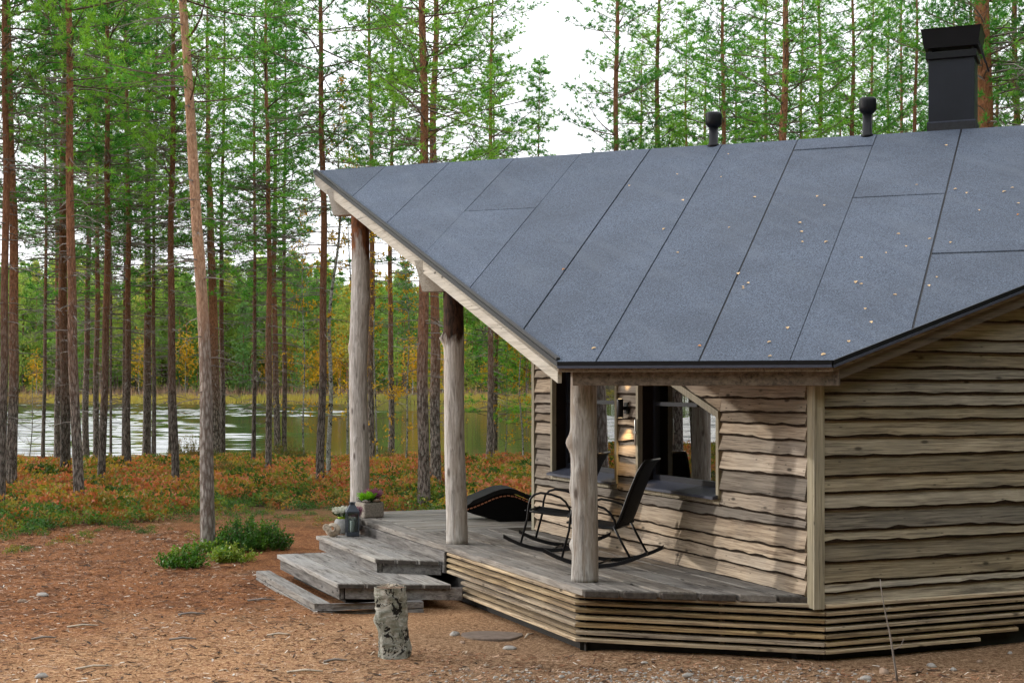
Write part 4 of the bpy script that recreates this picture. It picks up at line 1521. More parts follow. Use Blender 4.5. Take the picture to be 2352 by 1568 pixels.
def place_pine(var, x, y, label, group=None, radius=None, height=None, crown_w=1.0, rz=None, lean=(0, 0), name='pine_tree', z=None):
    zz = float(ground_z(x, y)) if z is None else z
    t = thing(name, label, 'tree', (x, y, zz), random.uniform(0, 6.28) if rz is None else rz, group)
    sh_ = (height or var['H']) / var['H']
    sr = (radius or var['r0']) / var['r0']
    t.rotation_euler = (Matrix.Rotation(lean[0], 3, 'Y') @ Matrix.Rotation(t.rotation_euler[2], 3, 'Z')).to_euler()
    for k in ('trunk', 'limbs', 'crown', 'dead_twigs'):
        if var.get(k) is None:
            continue
        o = link(k, var[k], t)
        o.scale = (sr, sr, sh_) if k == 'trunk' else (crown_w, crown_w, sh_)
        if k != 'trunk':
            o['kind'] = 'stuff'
    return t


V = [make_pine(100, 17.5, .40, 1.75, .12, dead=70),
     make_pine(101, 18.5, .36, 1.9, .12, dead=80, dense=.9),
     make_pine(102, 16.0, .33, 1.6, .11, dead=70),
     make_pine(103, 17.0, .45, 1.8, .12, dead=90, dead_len=1.0),
     make_pine(104, 15.0, .30, 1.5, .10, dead=60, dense=.85),
     make_pine(105, 18.0, .38, 2.2, .14, dead=70)]
V_main = make_pine(110, 14.5, .47, 1.9, .105, bark=m_bark_main, dead=34, dead_len=.75, wob=.05, ns=20, dense=.8)
V_red = make_pine(111, 17.0, .42, 2.2, .17, bark=m_bark_red, dead=34, dead_len=1.3, ns=20)
V_cone = [make_pine(120, 12.5, .12, 1.5, .09, dead=14, taper=1.0, whorl=.36), make_pine(121, 11.5, .10, 1.3, .08, dead=10, taper=1.0, whorl=.36)]

# the pine standing alone in the yard
mx, my = px_ground(479, 1262)
place_pine(V_main, mx, my, 'leaning pale-barked pine standing alone in the bare yard beside the steps', radius=.105, rz=.6, lean=(-.040, .0), name='yard_pine')

near = [(3, 1177, 20, 0), (28, 1142, 25, 1), (99, 1073, 9, 4), (131, 1044, 14, 2), (150, 1111, 24, 5), (181, 1177, 24, 0), (197, 1054, 15, 3), (221, 1066, 14, 2),
        (234, 1123, 18, 1), (254, 1043, 6, 4), (284, 1043, 8, 4), (294, 1092, 16, 3), (337, 1054, 19, 5), (354, 1045, 10, 2), (402, 1133, 18, 0), (390, 1043, 8, 4),
        (496, 1054, 25, 5), (512, 1036, 13, 2), (582, 1079, 10, 4), (618, 1098, 15, 1), (637, 1045, 15, 3), (653, 1034, 11, 2), (736, 1128, 19, 0),
        (853, 1072, 15, 2), (899, 1046, 14, 3), (974, 1172, 28, 5), (999, 1121, 25, 1), (1124, 1077, 15, 3)]
lab_near = {
    28: 'stout grey-barked pine at the edge of the green berry patch',
    150: 'thick dark pine among orange berry shrubs near a mossy hummock',
    181: 'straight pine with grey flaky base standing where green shrubs meet bare ground',
    234: 'pine whose trunk leans close against another slimmer trunk behind it',
    402: 'straight reddish pine rising from orange shrubs, left of the pale yard pine',
    496: 'thick dark pine standing by the water directly behind the yard pine',
    736: 'slender dark pine beside the thin white birch',
    974: 'stout red-barked pine directly behind the deck, one of a close pair',
    999: 'second pine of the close pair behind the deck, set farther back',
    1124: 'dark pine on the shore beyond the black lounger',
    853: 'pine half hidden behind the silver log with red bark',
    899: 'reddish pine by the water between the two farther log posts'}
lab_near.update({
    3: 'stout pine on the border of the green berry patch, outermost of the wood',
    99: 'very thin pine between two stouter grey pines near the water',
    131: 'medium pine at the waterline behind the thick dark one',
    197: 'reddish pine rising close behind the flaky-based pine',
    221: 'grey pine crossing behind the trunk that leans against it',
    254: 'pencil-thin pine pole at the water edge, reddest of two',
    284: 'pencil-thin grey pole close beside a grey-footed pine',
    294: 'grey-footed pine rising from orange shrubs beside a thin pole',
    337: 'thick lichen-covered pine at the water edge with a slim twin',
    354: 'slim twin leaning behind the thick lichen-covered shore pine',
    390: 'thin dark stem half hidden behind the straight reddish pine',
    512: 'reddish shore pine right next to the thick dark one by the water',
    582: 'slender pine alone among orange shrubs beside a redder trunk',
    618: 'reddish straight pine standing before the close shore pair',
    637: 'grey-footed pine of the close shore pair, stouter one',
    653: 'orange slimmer pine of the close shore pair'})

lean_px = {28: -10, 150: -2, 181: -24, 234: 14, 294: -6, 402: -4, 496: -24, 736: 0, 618: -8, 974: -8}
for (px, py, w, vi) in near:
    x, y = px_ground(px, py)
    ln = -lean_px.get(px, random.uniform(-6, 6)) / max(py, 1)
    lb = lab_near.get(px)
    if lb is None:
        lb = 'slim pine with bare lower trunk standing near the lake edge' if w < 17 else 'mid-sized pine with grey lower bark among the berry shrubs'
    place_pine(V[vi], x, y, lb, 'pines between yard and lake', radius=w / F * y / 2 * 1.02, height=random.uniform(16., 19.), crown_w=random.uniform(1.05, 1.35), lean=(-ln, 0))

behind = [(1418, 39, 15, 2), (1510, 43, 17, 3), (1575, 50, 10, 4), (1690, 50, 12, 2), (1805, 36, 22, 5), (1760, 47, 12, 1), (1885, 46, 14, 0), (1960, 41, 15, 3), (2000, 52, 14, 1), (2070, 50, 10, 2), (2106, 45, 13, 4),
          (2332, 35, 20, 1), (2190, 53, 12, 5), (2400, 33, 18, 0), (1620, 58, 12, 5), (1930, 60, 12, 2), (2290, 48, 14, 3), (1470, 56, 11, 0), (2230, 40, 12, 2), (1660, 42, 13, 0), (1840, 54, 12, 3), (2040, 58, 12, 5), (2140, 60, 12, 0), (1540, 62, 11, 1), (1730, 60, 12, 5)]
lab_b = {1418: 'pine at the right border of the sky gap, first behind the roof ridge', 1510: 'straight brown-trunked pine behind the roof next to the sky gap', 1805: 'forked-looking reddish pine behind the roof between the two vent pipes',
         2106: 'slim reddish pine trunk just beside the chimney'}
lab_b.update({
    1575: 'thin pine behind the roof just before the shorter vent pipe', 1690: 'slim pine behind the roof just past the shorter vent pipe',
    1760: 'pine behind the roof close to the reddish forked-looking pine', 1885: 'pine behind the roof a little before the taller vent pipe',
    1960: 'nearer pine rising directly behind the taller vent pipe', 2000: 'farther pine directly behind the taller vent pipe',
    2070: 'thin bare pine stem between the taller vent pipe and the chimney', 2190: 'pine whose crown shows right above the chimney cap',
    2332: 'pine standing just past the stout orange-barked trunk', 1470: 'farther slim pine between the two pines bordering the sky gap',
    1620: 'distant pine behind the roof at the shorter vent pipe', 1930: 'distant slim pine behind the roof by the taller vent pipe',
    2290: 'slim pine deep behind the stout orange-barked trunk', 2230: 'slim pine half hidden by the chimney shaft', 2400: 'pine behind the roof beyond all others past the chimney'})
for (px, Y, w, vi) in behind:
    x = (px - CX) / F * Y
    place_pine(V[vi], x, Y, lab_b.get(px, 'tall green pine standing behind the cabin roof'), 'pines behind the cabin', radius=w / F * Y / 2 * 1.3, height=random.uniform(15.5, 19), crown_w=random.uniform(1.05, 1.4))
place_pine(V_red, (2266 - CX) / F * 27, 27, 'stout orange-barked pine rising right behind the chimney', radius=.235, rz=1.0, name='red_pine')
place_pine(V_cone[0], (1135 - CX) / F * 47, 47, 'conical young pine with pointed top left of the sky gap', 'young pointed pines', height=13.4, name='young_pine', crown_w=1.4)
place_pine(V_cone[1], (1240 - CX) / F * 46, 46, 'smallest pointed pine standing alone in the sky gap', 'young pointed pines', height=12.9, name='young_pine', crown_w=1.5)
place_pine(V_cone[1], (1345 - CX) / F * 40, 40, 'low young pine whose top just shows over the ridge by the sky gap', 'young pointed pines', height=8.0, name='young_pine')
# trees the porch windows look out on (seen mirrored in their panes)
for k in range(16):
    th = R(random.uniform(40, 60))
    rr = random.uniform(18, 46)
    x, y = 1.0 - rr * math.sin(th), 14 + rr * math.cos(th)
    if y > shore_near(x) - 2 or (x - CX * 0) / y > -.40:
        continue
    place_pine(V[k % 6], x, y, 'tall pine at the lakeside mirrored in the porch windows', 'pines mirrored in the windows', radius=random.uniform(.09, .14), height=random.uniform(15, 18))

# ---- thin birches with the last yellow leaves
def make_birch(seed, H, r0, nleaf, crown0=.35, spread=1.2, wob=.09):
    rg = np.random.default_rng(seed)
    tm, cen, rad = trunk_mesh(rg, H, r0, wob, m_birch_thin, 10, .3, .3)
    tw, LP, LD = [], [], []
    for k in range(int(H * 5.5)):
        zz = H * (crown0 * .55 + (1 - crown0 * .55) * rg.random())
        az = rg.uniform(0, 6.28)
        t = zz / H
        L = spread * (1 - t) ** .6 * rg.uniform(.4, 1.1) + .15
        p = cen(np.array([zz]))[0]
        d = np.array([math.cos(az), math.sin(az), rg.uniform(.25, .9)])
        d /= np.linalg.norm(d)
        pts = [p]
        for q in range(4):
            d = unit((d + rg.normal(0, .18, 3) + np.array([0, 0, -.05]))[None])[0]
            pts.append(pts[-1] + d * L / 4)
        r = .004 + .006 * L
        tw.append(tube_tris([tuple(a) for a in pts], [r, r * .8, r * .6, r * .4, r * .2], 3))
        A, B = [], []
        for q in range(6):
            i = rg.integers(1, 5)
            e = pts[i] + unit((d + rg.normal(0, .7, 3))[None])[0] * L * rg.uniform(.12, .35)
            A.append(pts[i])
            B.append(e)
            LP.append(e)
            LD.append(pts[i])
        tw.append(ribbons(rg, np.array(A), np.array(B), .007, .003))
    LP, LD = np.array(LP), np.array(LD)
    pick = rg.integers(0, len(LP), nleaf)
    w = rg.random((nleaf, 1))
    P = LP[pick] * w + LD[pick] * (1 - w) + rg.normal(0, .035, (nleaf, 3))
    a = unit(rg.normal(size=(nleaf, 3)))
    b = unit(np.cross(a, rg.normal(size=(nleaf, 3))))
    s = rg.uniform(.022, .040, (nleaf, 1))
    q = np.stack([P - a * s, P + b * s * .8, P + a * s, P - b * s * .8], 1)
    leaf = tris(q[:, [0, 1, 2, 0, 2, 3]].reshape(-1, 3), 'crown', m_birch_leaf)
    return dict(trunk=tm, limbs=tris(np.concatenate(tw), 'limbs', m_limb), crown=leaf, dead_twigs=None, H=H, r0=r0)


B = [make_birch(200, 9.5, .05, 1100, .3, 1.1), make_birch(201, 6.5, .03, 800, .2, 1.2), make_birch(202, 4.2, .02, 420, .15, .9)]
birches = [(762, 1120, 0, 9.6, .060, 'thin white birch with a crooked foot beside the slender dark pine'), (700, 1060, 1, 8.5, .03, None), (870, 1085, 1, 7.0, .03, None), (930, 1075, 1, 6.5, .03, None),
           (1160, 1062, 2, 4.6, .018, None), (1200, 1070, 1, 6.0, .03, 'spindly birch on the shore beside the cabin corner'), (800, 1055, 1, 11.0, .04, None), (68, 1055, 2, 3.4, .02, 'leafless crooked sapling at the water edge'), (1040, 1062, 2, 4.5, .02, None)]
for (px, py, vi, h, r_, lb) in birches:
    x, y = px_ground(px, py)
    t = place_pine(B[vi], x, y, lb or 'slender birch with sparse yellow leaves near the shore', 'young birches near the shore', radius=r_, height=h, name='birch_tree', crown_w=random.uniform(.9, 1.3))
    if px == 68:
        for c in list(t.children):
            if c.name.startswith('crown'):
                bpy.data.objects.remove(c)


# ------------------------------------------------------------------ scatter helper (stuff only)
def scatter(name, pts, rot, scl, which, sources, label):
    col = bpy.data.collections.new(name + '_source')
    for s in sources:
        col.objects.link(s)
    me = bpy.data.meshes.new(name)
    me.vertices.add(len(pts))
    me.vertices.foreach_set('co', np.asarray(pts, np.float32).ravel())
    for nm, typ, arr in (('rot', 'FLOAT', rot), ('scl', 'FLOAT', scl), ('which', 'INT', which)):
        at = me.attributes.new(nm, typ, 'POINT')
        at.data.foreach_set('value', np.asarray(arr, np.int32 if typ == 'INT' else np.float32))
    o = link(name, me)
    ng = bpy.data.node_groups.new(name, 'GeometryNodeTree')
    ng.interface.new_socket('Geometry', in_out='INPUT', socket_type='NodeSocketGeometry')
    ng.interface.new_socket('Geometry', in_out='OUTPUT', socket_type='NodeSocketGeometry')
    N, Lk = ng.nodes, ng.links
    gi, go = N.new('NodeGroupInput'), N.new('NodeGroupOutput')
    ci = N.new('GeometryNodeCollectionInfo')
    ci.inputs['Collection'].default_value = col
    ci.inputs['Separate Children'].default_value = True
    ci.inputs['Reset Children'].default_value = True
    ip = N.new('GeometryNodeInstanceOnPoints')
    ip.inputs['Pick Instance'].default_value = True
    def attr(nm, typ):
        a = N.new('GeometryNodeInputNamedAttribute')
        a.data_type = typ
        a.inputs['Name'].default_value = nm
        return a.outputs['Attribute']
    cx = N.new('ShaderNodeCombineXYZ')
    Lk.new(attr('rot', 'FLOAT'), cx.inputs['Z'])
    er = N.new('FunctionNodeEulerToRotation')
    Lk.new(cx.outputs[0], er.inputs[0])
    Lk.new(gi.outputs[0], ip.inputs['Points'])
    Lk.new(ci.outputs[0], ip.inputs['Instance'])
    Lk.new(attr('which', 'INT'), ip.inputs['Instance Index'])
    Lk.new(er.outputs[0], ip.inputs['Rotation'])
    Lk.new(attr('scl', 'FLOAT'), ip.inputs['Scale'])
    Lk.new(ip.outputs[0], go.inputs[0])
    md = o.modifiers.new('scatter', 'NODES')
    md.node_group = ng
    return tag(o, label, kind='stuff')


def clump(seed, h, spread, n, leaf, mat, name='clump'):
    rg = np.random.default_rng(seed)
    th = rg.uniform(0, 6.28, n)
    q = np.sqrt(rg.random(n)) * spread
    z = h * (.15 + .85 * rg.random(n) ** .7) * (1 - .45 * (q / spread) ** 2)
    P = np.stack([q * np.cos(th), q * np.sin(th), z], -1)
    a = unit(rg.normal(size=(n, 3)) + np.array([0, 0, .5]))
    b = unit(np.cross(a, rg.normal(size=(n, 3))))
    s = leaf * rg.uniform(.6, 1.3, (n, 1))
    qd = np.stack([P - b * s * .5, P + a * s, P + b * s * .5], 1).reshape(-1, 3)
    m = n // 5
    A = np.stack([rg.normal(0, spread * .3, m), rg.normal(0, spread * .3, m), np.zeros(m)], -1)
    rb = ribbons(rg, A, P[:m], .006, .003)
    me = tris(np.concatenate([qd, rb]), name, [mat, m_limb], mi=np.concatenate([np.zeros(n), np.ones(m * 2)]))
    return bpy.data.objects.new(name, me)


# ---- berry shrubs over the forest floor
def edge_y(x):
    """front border of the ground cover"""
    xs_ = [-30, -9, -8, -6.4, -5.6, -3.9, -2.2, -1.2, 1.0, 6, 40]
    ys_ = [22, 21.8, 22.4, 24.6, 27.0, 28.0, 27.2, 23.6, 23.2, 24, 24]
    return np.interp(x, xs_, ys_)


n = 26000
px_ = rng.uniform(-30, 12, n)
py_ = rng.uniform(20, 60, n)
vis = (px_ > -.40 * py_ - 1.5) | (rng.random(n) < .35)
e = edge_y(px_) + 1.1 * vnoise(px_, py_, 2.4, 21) + .7 * vnoise(px_, py_, .9, 22)
dens = sstep((py_ - e) / 1.6)
keep = vis & (py_ < shore_near(px_) - 2.2 - 1.6 * rng.random(n)) & (rng.random(n) < dens)
px_, py_ = px_[keep], py_[keep]
green = sstep((edge_y(px_) + 6.5 - py_) / 5) * sstep((-3.0 - px_) / 3) + .14 + .25 * (vnoise(px_, py_, 3.2, 61) > .25)
isg = rng.random(len(px_)) < green
hsc = np.where(isg, .8, 1.0) * rng.uniform(.5, 1.6, len(px_)) * (.6 + .4 * sstep((py_ - edge_y(px_)) / 3)) * (1 + .25 * vnoise(px_, py_, 2.2, 30)) * (.55 + .45 * sstep((shore_near(px_) - 3 - py_) / 9))
src = [clump(300 + i, .34, .24, 95, .050, m_shrub, 'clump_a%d' % i) for i in range(4)] + [clump(310 + i, .28, .24, 95, .046, m_shrub_g, 'clump_b%d' % i) for i in range(3)]
which = np.where(isg, rng.integers(4, 7, len(px_)), rng.integers(0, 4, len(px_)))
scatter('berry_shrubs', np.stack([px_, py_, ground_z(px_, py_) - .02], -1), rng.uniform(0, 6.28, len(px_)), hsc, which, src, 'orange, red and green berry shrubs covering the forest floor')
# thin sprigs spilling on to the bare ground
n = 700
px_ = rng.uniform(-12, 0, n)
py_ = edge_y(px_) + rng.normal(-.8, 1.3, n)
keep = vnoise(px_, py_, 1.6, 44) > .02
px_, py_ = px_[keep], py_[keep]
scatter('stray_sprigs', np.stack([px_, py_, ground_z(px_, py_) - .02], -1), rng.uniform(0, 6.28, len(px_)), rng.uniform(.25, .55, len(px_)), rng.integers(0, 3, len(px_)),
        [clump(320 + i, .26, .24, 80, .04, m_shrub_g, 'sprig%d' % i) for i in range(3)], 'low green sprigs along the border of the yard')


# ---- lingonberry shrubs round the yard pine
def bush(label, x, y, w, h, n, seed, mat=None, name='lingonberry_shrub', group='low shrubs round the yard pine'):
    rg = np.random.default_rng(seed)
    t = thing(name, label, 'shrub', (x, y, float(ground_z(x, y))), 0, group)
    ns_ = n // 26                                             # loose upright sprigs with leaves along each stem
    ang, q0 = rg.uniform(0, 6.28, ns_), np.sqrt(rg.random(ns_))
    base = np.stack([q0 * np.cos(ang) * w, q0 * np.sin(ang) * w * .7, np.zeros(ns_)], -1) + rg.normal(0, .04, (ns_, 3)) * np.array([1, 1, 0])
    tip = base + np.stack([np.cos(ang) * q0 * .10, np.sin(ang) * q0 * .10, h * 1.45 * (1 - .6 * q0 ** 2) * rg.uniform(.45, 1.1, ns_)], -1) + rg.normal(0, .03, (ns_, 3)) * np.array([1, 1, 0])
    tt = np.repeat(rg.uniform(.2, 1.02, (ns_, 1)), 1, 1)
    k_i = np.repeat(np.arange(ns_), 26)
    u_i = rg.uniform(.18, 1.03, (ns_ * 26, 1))
    P = base[k_i] * (1 - u_i) + tip[k_i] * u_i + rg.normal(0, .016, (ns_ * 26, 3))
    nn = len(P)
    a = unit(rg.normal(size=(nn, 3)) + np.array([0, 0, .7]))
    b = unit(np.cross(a, rg.normal(size=(nn, 3))))
    s = .019 * rg.uniform(.6, 1.4, (nn, 1))
    q = np.stack([P - a * s, P + b * s * .6, P + a * s, P - b * s * .6], 1)
    f = link('foliage', tris(q[:, [0, 1, 2, 0, 2, 3]].reshape(-1, 3), 'foliage', mat or m_lingon), t)
    f['kind'] = 'stuff'
    st = link('stems', tris(ribbons(rg, base, tip, .007, .003), 'stems', m_limb), t)
    st['kind'] = 'stuff'
    return t


for (px, py, w, h, n, s_, lb) in ((577, 1262, .50, .36, 7500, 1, 'largest glossy green lingonberry shrub between the yard pine and the steps'),
                                  (425, 1302, .23, .21, 2200, 2, 'small low lingonberry shrub at the outer foot of the yard pine'),
                                  (528, 1290, .24, .19, 2200, 3, 'lingonberry shrub hugging the root of the yard pine'),
                                  (470, 1268, .24, .14, 1200, 4, 'sparse lingonberry tuft behind the foot of the yard pine')):
    x, y = px_ground(px, py)
    bush(lb, x, y, w, h, n, s_)

m_bilberry = leaf_mat('bilberry_leaves', [(.3, (.035, .075, .015)), (.5, (.10, .13, .022)), (.7, (.26, .15, .035))], .3, 2., fine=9., spreadf=1.4)
for (px, py, w, h, n, s_, lb) in ((440, 1066, .75, .62, 7000, 11, 'tall dark bilberry bush on the shore left of the yard pine'), (505, 1106, .75, .45, 6000, 12, 'dark green bilberry mound behind the yard pine trunk'),
                                  (226, 1085, .5, .38, 3000, 13, 'small dark bilberry bush between two grey trunks'), (862, 1066, .6, .45, 4000, 14, 'bilberry bush on the shore beside the pale log post with red bark'),
                                  (655, 1062, .7, .5, 5000, 15, 'reddish bilberry bush at the foot of the close shore pair')):
    x, y = px_ground(px, py)
    bush(lb, x, y, w, h, n, s_, m_bilberry, 'bilberry_bush', 'bilberry bushes in the wood')
x, y = px_ground(84, 1112)
ms = thing('mossy_stump', 'low rotten stump topped with moss among the berry shrubs', 'stump', (x, y, float(ground_z(x, y)) - .05))
MB().lathe([(.26, 0), (.21, .12), (.19, .36), (.16, .42), (.06, .40)], 14).build('rotten_wood', m_bark, ms, True)
mv = np.random.default_rng(9)
pm_ = mv.normal(size=(900, 3)) * np.array([.16, .16, .05]) + np.array([.06, 0, .42])
mo = link('moss_cap', tris(blades(mv, pm_, mv.normal(size=(900, 3)), 2, .05, .03, .8), 'moss_cap', m_bilberry), ms)
mo['kind'] = 'stuff'

# ------------------------------------------------------------------ far shore
def far_pine(seed, H, r, n, mat, crown0=.25):
    """a pine seen from far: lumpy boughs of needles round the stem"""
    rg = np.random.default_rng(seed)
    nl = 46
    t = rg.random(nl) ** .85
    z = (crown0 + (1 - crown0) * t) * H
    rad = r * (1 - t) ** .62 * (.5 + .5 * np.minimum(1, t / .25)) * rg.uniform(.35, 1.15, nl)
    th = rg.uniform(0, 6.28, nl)
    cen = np.stack([rad * np.cos(th) * .75, rad * np.sin(th) * .75, z + rad * .15], -1)
    size = (.32 + .30 * r * (1 - t) ** .7) * rg.uniform(.6, 1.2, nl)
    k = rg.integers(0, nl, n)
    P = cen[k] + rg.normal(size=(n, 3)) * size[k][:, None] * np.array([.75, .75, .38])
    v = blades(rg, P, rg.normal(size=(n, 3)) * .6 + np.array([0, 0, .5]), 2, .34, .17, .8)
    return tris(v, 'crown', mat)


tf_rg = np.random.default_rng(400)
far_var = []
for i, (H, r, n, c0) in enumerate(((14, 2.0, 1300, .26), (16, 2.2, 1500, .36), (13, 2.0, 1200, .16), (9, 1.8, 900, .08))):
    tm, _, _ = trunk_mesh(tf_rg, H, .13, .06, m_bark, 6, 1.2)
    far_var.append(dict(trunk=tm, limbs=None, crown=far_pine(410 + i, H, r, n, m_needle_far, c0), dead_twigs=None, H=H, r0=.13))
# birch of the far shore
rgb = np.random.default_rng(430)
tm, _, _ = trunk_mesh(rgb, 9, .09, .15, m_birch_thin, 6, 1.0)
Pb = rgb.normal(size=(420, 3)) * np.array([.75, .75, 1.9]) + np.array([0, 0, 6.0])
far_birch = dict(trunk=tm, limbs=None, crown=tris(blades(rgb, Pb, rgb.normal(size=(420, 3)), 2, .28, .2, .9), 'crown', m_birch_leaf), dead_twigs=None, H=9, r0=.09)
fl = ['distant pine in the first row across the lake', 'distant tall pine with bare stem across the lake', 'distant bushy pine across the lake', 'low young pine at the far lakeshore']
for k in range(110):
    px = random.uniform(-80, 1290)
    Y = random.uniform(201, 225)
    x = (px - CX) / F * Y
    vi = random.choice((0, 0, 1, 2, 3, 3))
    place_pine(far_var[vi], x, Y, fl[vi], 'pines across the lake', radius=random.uniform(.10, .17), height=far_var[vi]['H'] * random.uniform(1.0, 1.5), crown_w=random.uniform(.9, 1.3), name='far_pine')
for k in range(20):
    px = random.choice((random.uniform(640, 1230), random.uniform(0, 1230)))
    Y = random.uniform(197, 212)
    x = (px - CX) / F * Y
    place_pine(far_birch, x, Y, 'distant pale-stemmed birch with thin yellow leaves across the lake', 'birches across the lake', radius=random.uniform(.07, .11), height=random.uniform(5.5, 10), name='far_birch', crown_w=random.uniform(.8, 1.2))
# the wood behind them, one mass
n = 1900
k_ = np.where(rng.random(n) < .72, rng.uniform(-.62, .2, n), rng.uniform(-1.9, .42, n))
Yf = rng.uniform(218, 330, n)
xf = k_ * Yf
srcs = []
for i, fv in enumerate(far_var):
    a = bpy.data.objects.new('wood_%d' % i, fv['crown'])
    srcs.append(a)
stm = tris(np.concatenate([tube_tris([(0, 0, 0), (0, 0, 13)], [.16, .05], 4)]), 'wood_stem', m_bark)
srcs.append(bpy.data.objects.new('wood_9', stm))
scatter('far_wood', np.concatenate([np.stack([xf, Yf, ground_z(xf, Yf)], -1)] * 2), np.concatenate([rng.uniform(0, 6.28, n)] * 2), np.concatenate([rng.uniform(1.0, 1.5, n)] * 2),
        np.concatenate([rng.integers(0, 4, n), np.full(n, 4)]), srcs, 'pine wood closing the view beyond the lake')
# unseen wood added round the yard to cut low sky light; sun gap left
n = 1700
aa = rng.uniform(0, 6.283, n)
rr_ = rng.uniform(17, 58, n)
xb, yb = 2 + rr_ * np.cos(aa), 8 + rr_ * np.sin(aa)
ok = ((yb < 4) & (xb > -40) & ~((xb < -12) & (yb > -6))) | ((xb > 17) & (yb < 60) & (xb / np.maximum(yb, .1) > .46))
xb, yb = xb[ok], yb[ok]
m = len(xb)
srcs2 = [bpy.data.objects.new('yard_wood_%d' % i, fv['crown']) for i, fv in enumerate(far_var)] + [bpy.data.objects.new('yard_wood_9', stm)]
scatter('unseen_wood', np.concatenate([np.stack([xb, yb, ground_z(xb, yb)], -1)] * 2), np.concatenate([rng.uniform(0, 6.28, m)] * 2), np.concatenate([rng.uniform(.9, 1.2, m)] * 2),
        np.concatenate([rng.integers(0, 3, m), np.full(m, 4)]), srcs2, 'unseen pine wood added round the yard against low sky light')
# sedge and brush along the far shore
def upright(n, x, y, h0, h1, w, mat, name, label):
    rg = np.random.default_rng(len(name))
    z = ground_z(x, y) - .05
    P = np.stack([x, y, z], -1)
    D = np.stack([rg.normal(0, .18, n), rg.normal(0, .1, n), np.ones(n)], -1)
    h = rg.uniform(h0, h1, (n, 1))
    s = np.stack([np.ones(n), rg.normal(0, .4, n), np.zeros(n)], -1) * w * rg.uniform(.6, 1.4, (n, 1))
    v = np.stack([P - s, P + s, P + D * h], 1).reshape(-1, 3)
    return tag(link(name, tris(v, name, mat)), label, kind='stuff')


n = 24000
x = rng.uniform(-330, 25, n) * np.where(rng.random(n) < .5, 1, .38)
upright(n, x, shore_far(x) + rng.uniform(-1.6, 8, n), .5, 1.25, .07, m_reed, 'sedge', 'yellow sedge fringing the far shore')
n = 9000
x = rng.uniform(-125, 25, n)
upright(n, x, shore_far(x) + rng.uniform(6, 40, n), .8, 2.6, .045, m_brush, 'brush', 'leafless reddish brush behind the far sedge')
n = 1500
x = rng.uniform(-24, 8, n)
keep = rng.random(n) < .75
x = x[keep]
upright(len(x), x, shore_near(x) - rng.uniform(-.2, 2.6, len(x)), .15, .45, .006, m_brush, 'shore_grass', 'thin dry grass at the near waterline')

# ------------------------------------------------------------------ yard details
# birch stump
sx, sy = px_ground(905, 1508)
stp = thing('birch_stump', 'lichen-crusted birch stump standing in the sandy yard before the steps', 'stump', (sx, sy, float(ground_z(sx, sy)) - .03), R(20))
rg = np.random.default_rng(5)
nz, ns = 26, 28
vs, fs = [], []
Hs = .655
for i in range(nz):
    z = Hs * i / (nz - 1)
    for k in range(ns):
        th = 2 * math.pi * k / ns
        r = .128 + .012 * math.sin(2 * th + z * 3) + .010 * math.sin(5 * th + z * 9) + .004 * rg.normal() + .02 * math.exp(-z / .08)
        r += .035 * math.exp(-((z - .36) ** 2 + (math.atan2(math.sin(th - 3.0), math.cos(th - 3.0)) * .13) ** 2) / .0028)
        r += .030 * math.exp(-((z - .10) ** 2 + (math.atan2(math.sin(th + .2), math.cos(th + .2)) * .13) ** 2) / .004)
        r -= .012 * math.exp(-((z - .30 + .1 * math.sin(th * 2)) ** 2) / .002) * (math.sin(th - 4.4) > 0)
        vs.append((r * math.cos(th) + .03 * (z / Hs) * -1, r * math.sin(th), z))
for i in range(nz - 1):
    for k in range(ns):
        fs.append((i * ns + k, i * ns + (k + 1) % ns, (i + 1) * ns + (k + 1) % ns, (i + 1) * ns + k))
MB().add(vs, fs).build('bark', m_birch, stp, True)
top = MB()
topv = [(v[0] * .97, v[1] * .97, Hs - .012) for v in vs[-ns:]]
top.add(topv + [(-.03, 0, Hs - .004)], [(k, (k + 1) % ns, ns) for k in range(ns)])
top.build('sawn_top', m_cut, stp)
ch_ = MB()
for k in range(26):
    a, q = rg.uniform(0, 6.28), rg.uniform(0, .11)
    p = Vector((q * math.cos(a) - .03, q * math.sin(a), Hs + .002 + rg.uniform(0, .01)))
    d = Vector((rg.normal(), rg.normal(), rg.normal() * .15)).normalized() * rg.uniform(.03, .09)
    ch_.beam(p - d * .5, p + d * .5, .006, .003)
ch_.build('wood_shavings', m_curved, stp)['kind'] = 'stuff'


def stone_mesh(seed, mat, flat=.55):
    rg = np.random.default_rng(seed)
    vs, fs = [], []
    nr, ns = 6, 9
    ph0 = rg.uniform(0, 6.28, 3)
    for i in range(nr + 1):
        ph = math.pi * i / nr
        for k in range(ns):
            th = 2 * math.pi * k / ns
            r = 1 + .16 * math.sin(2 * th + ph0[0]) + .1 * math.sin(3 * th + 2 * ph + ph0[1]) + .05 * rg.normal() * math.sin(ph)
            vs.append((r * math.sin(ph) * math.cos(th), r * .75 * math.sin(ph) * math.sin(th), flat * r * math.cos(ph)))
    for i in range(nr):
        for k in range(ns):
            fs.append((i * ns + k, (i + 1) * ns + k, (i + 1) * ns + (k + 1) % ns, i * ns + (k + 1) % ns))
    return MB().add(vs, fs).mesh('stone', mat, True)


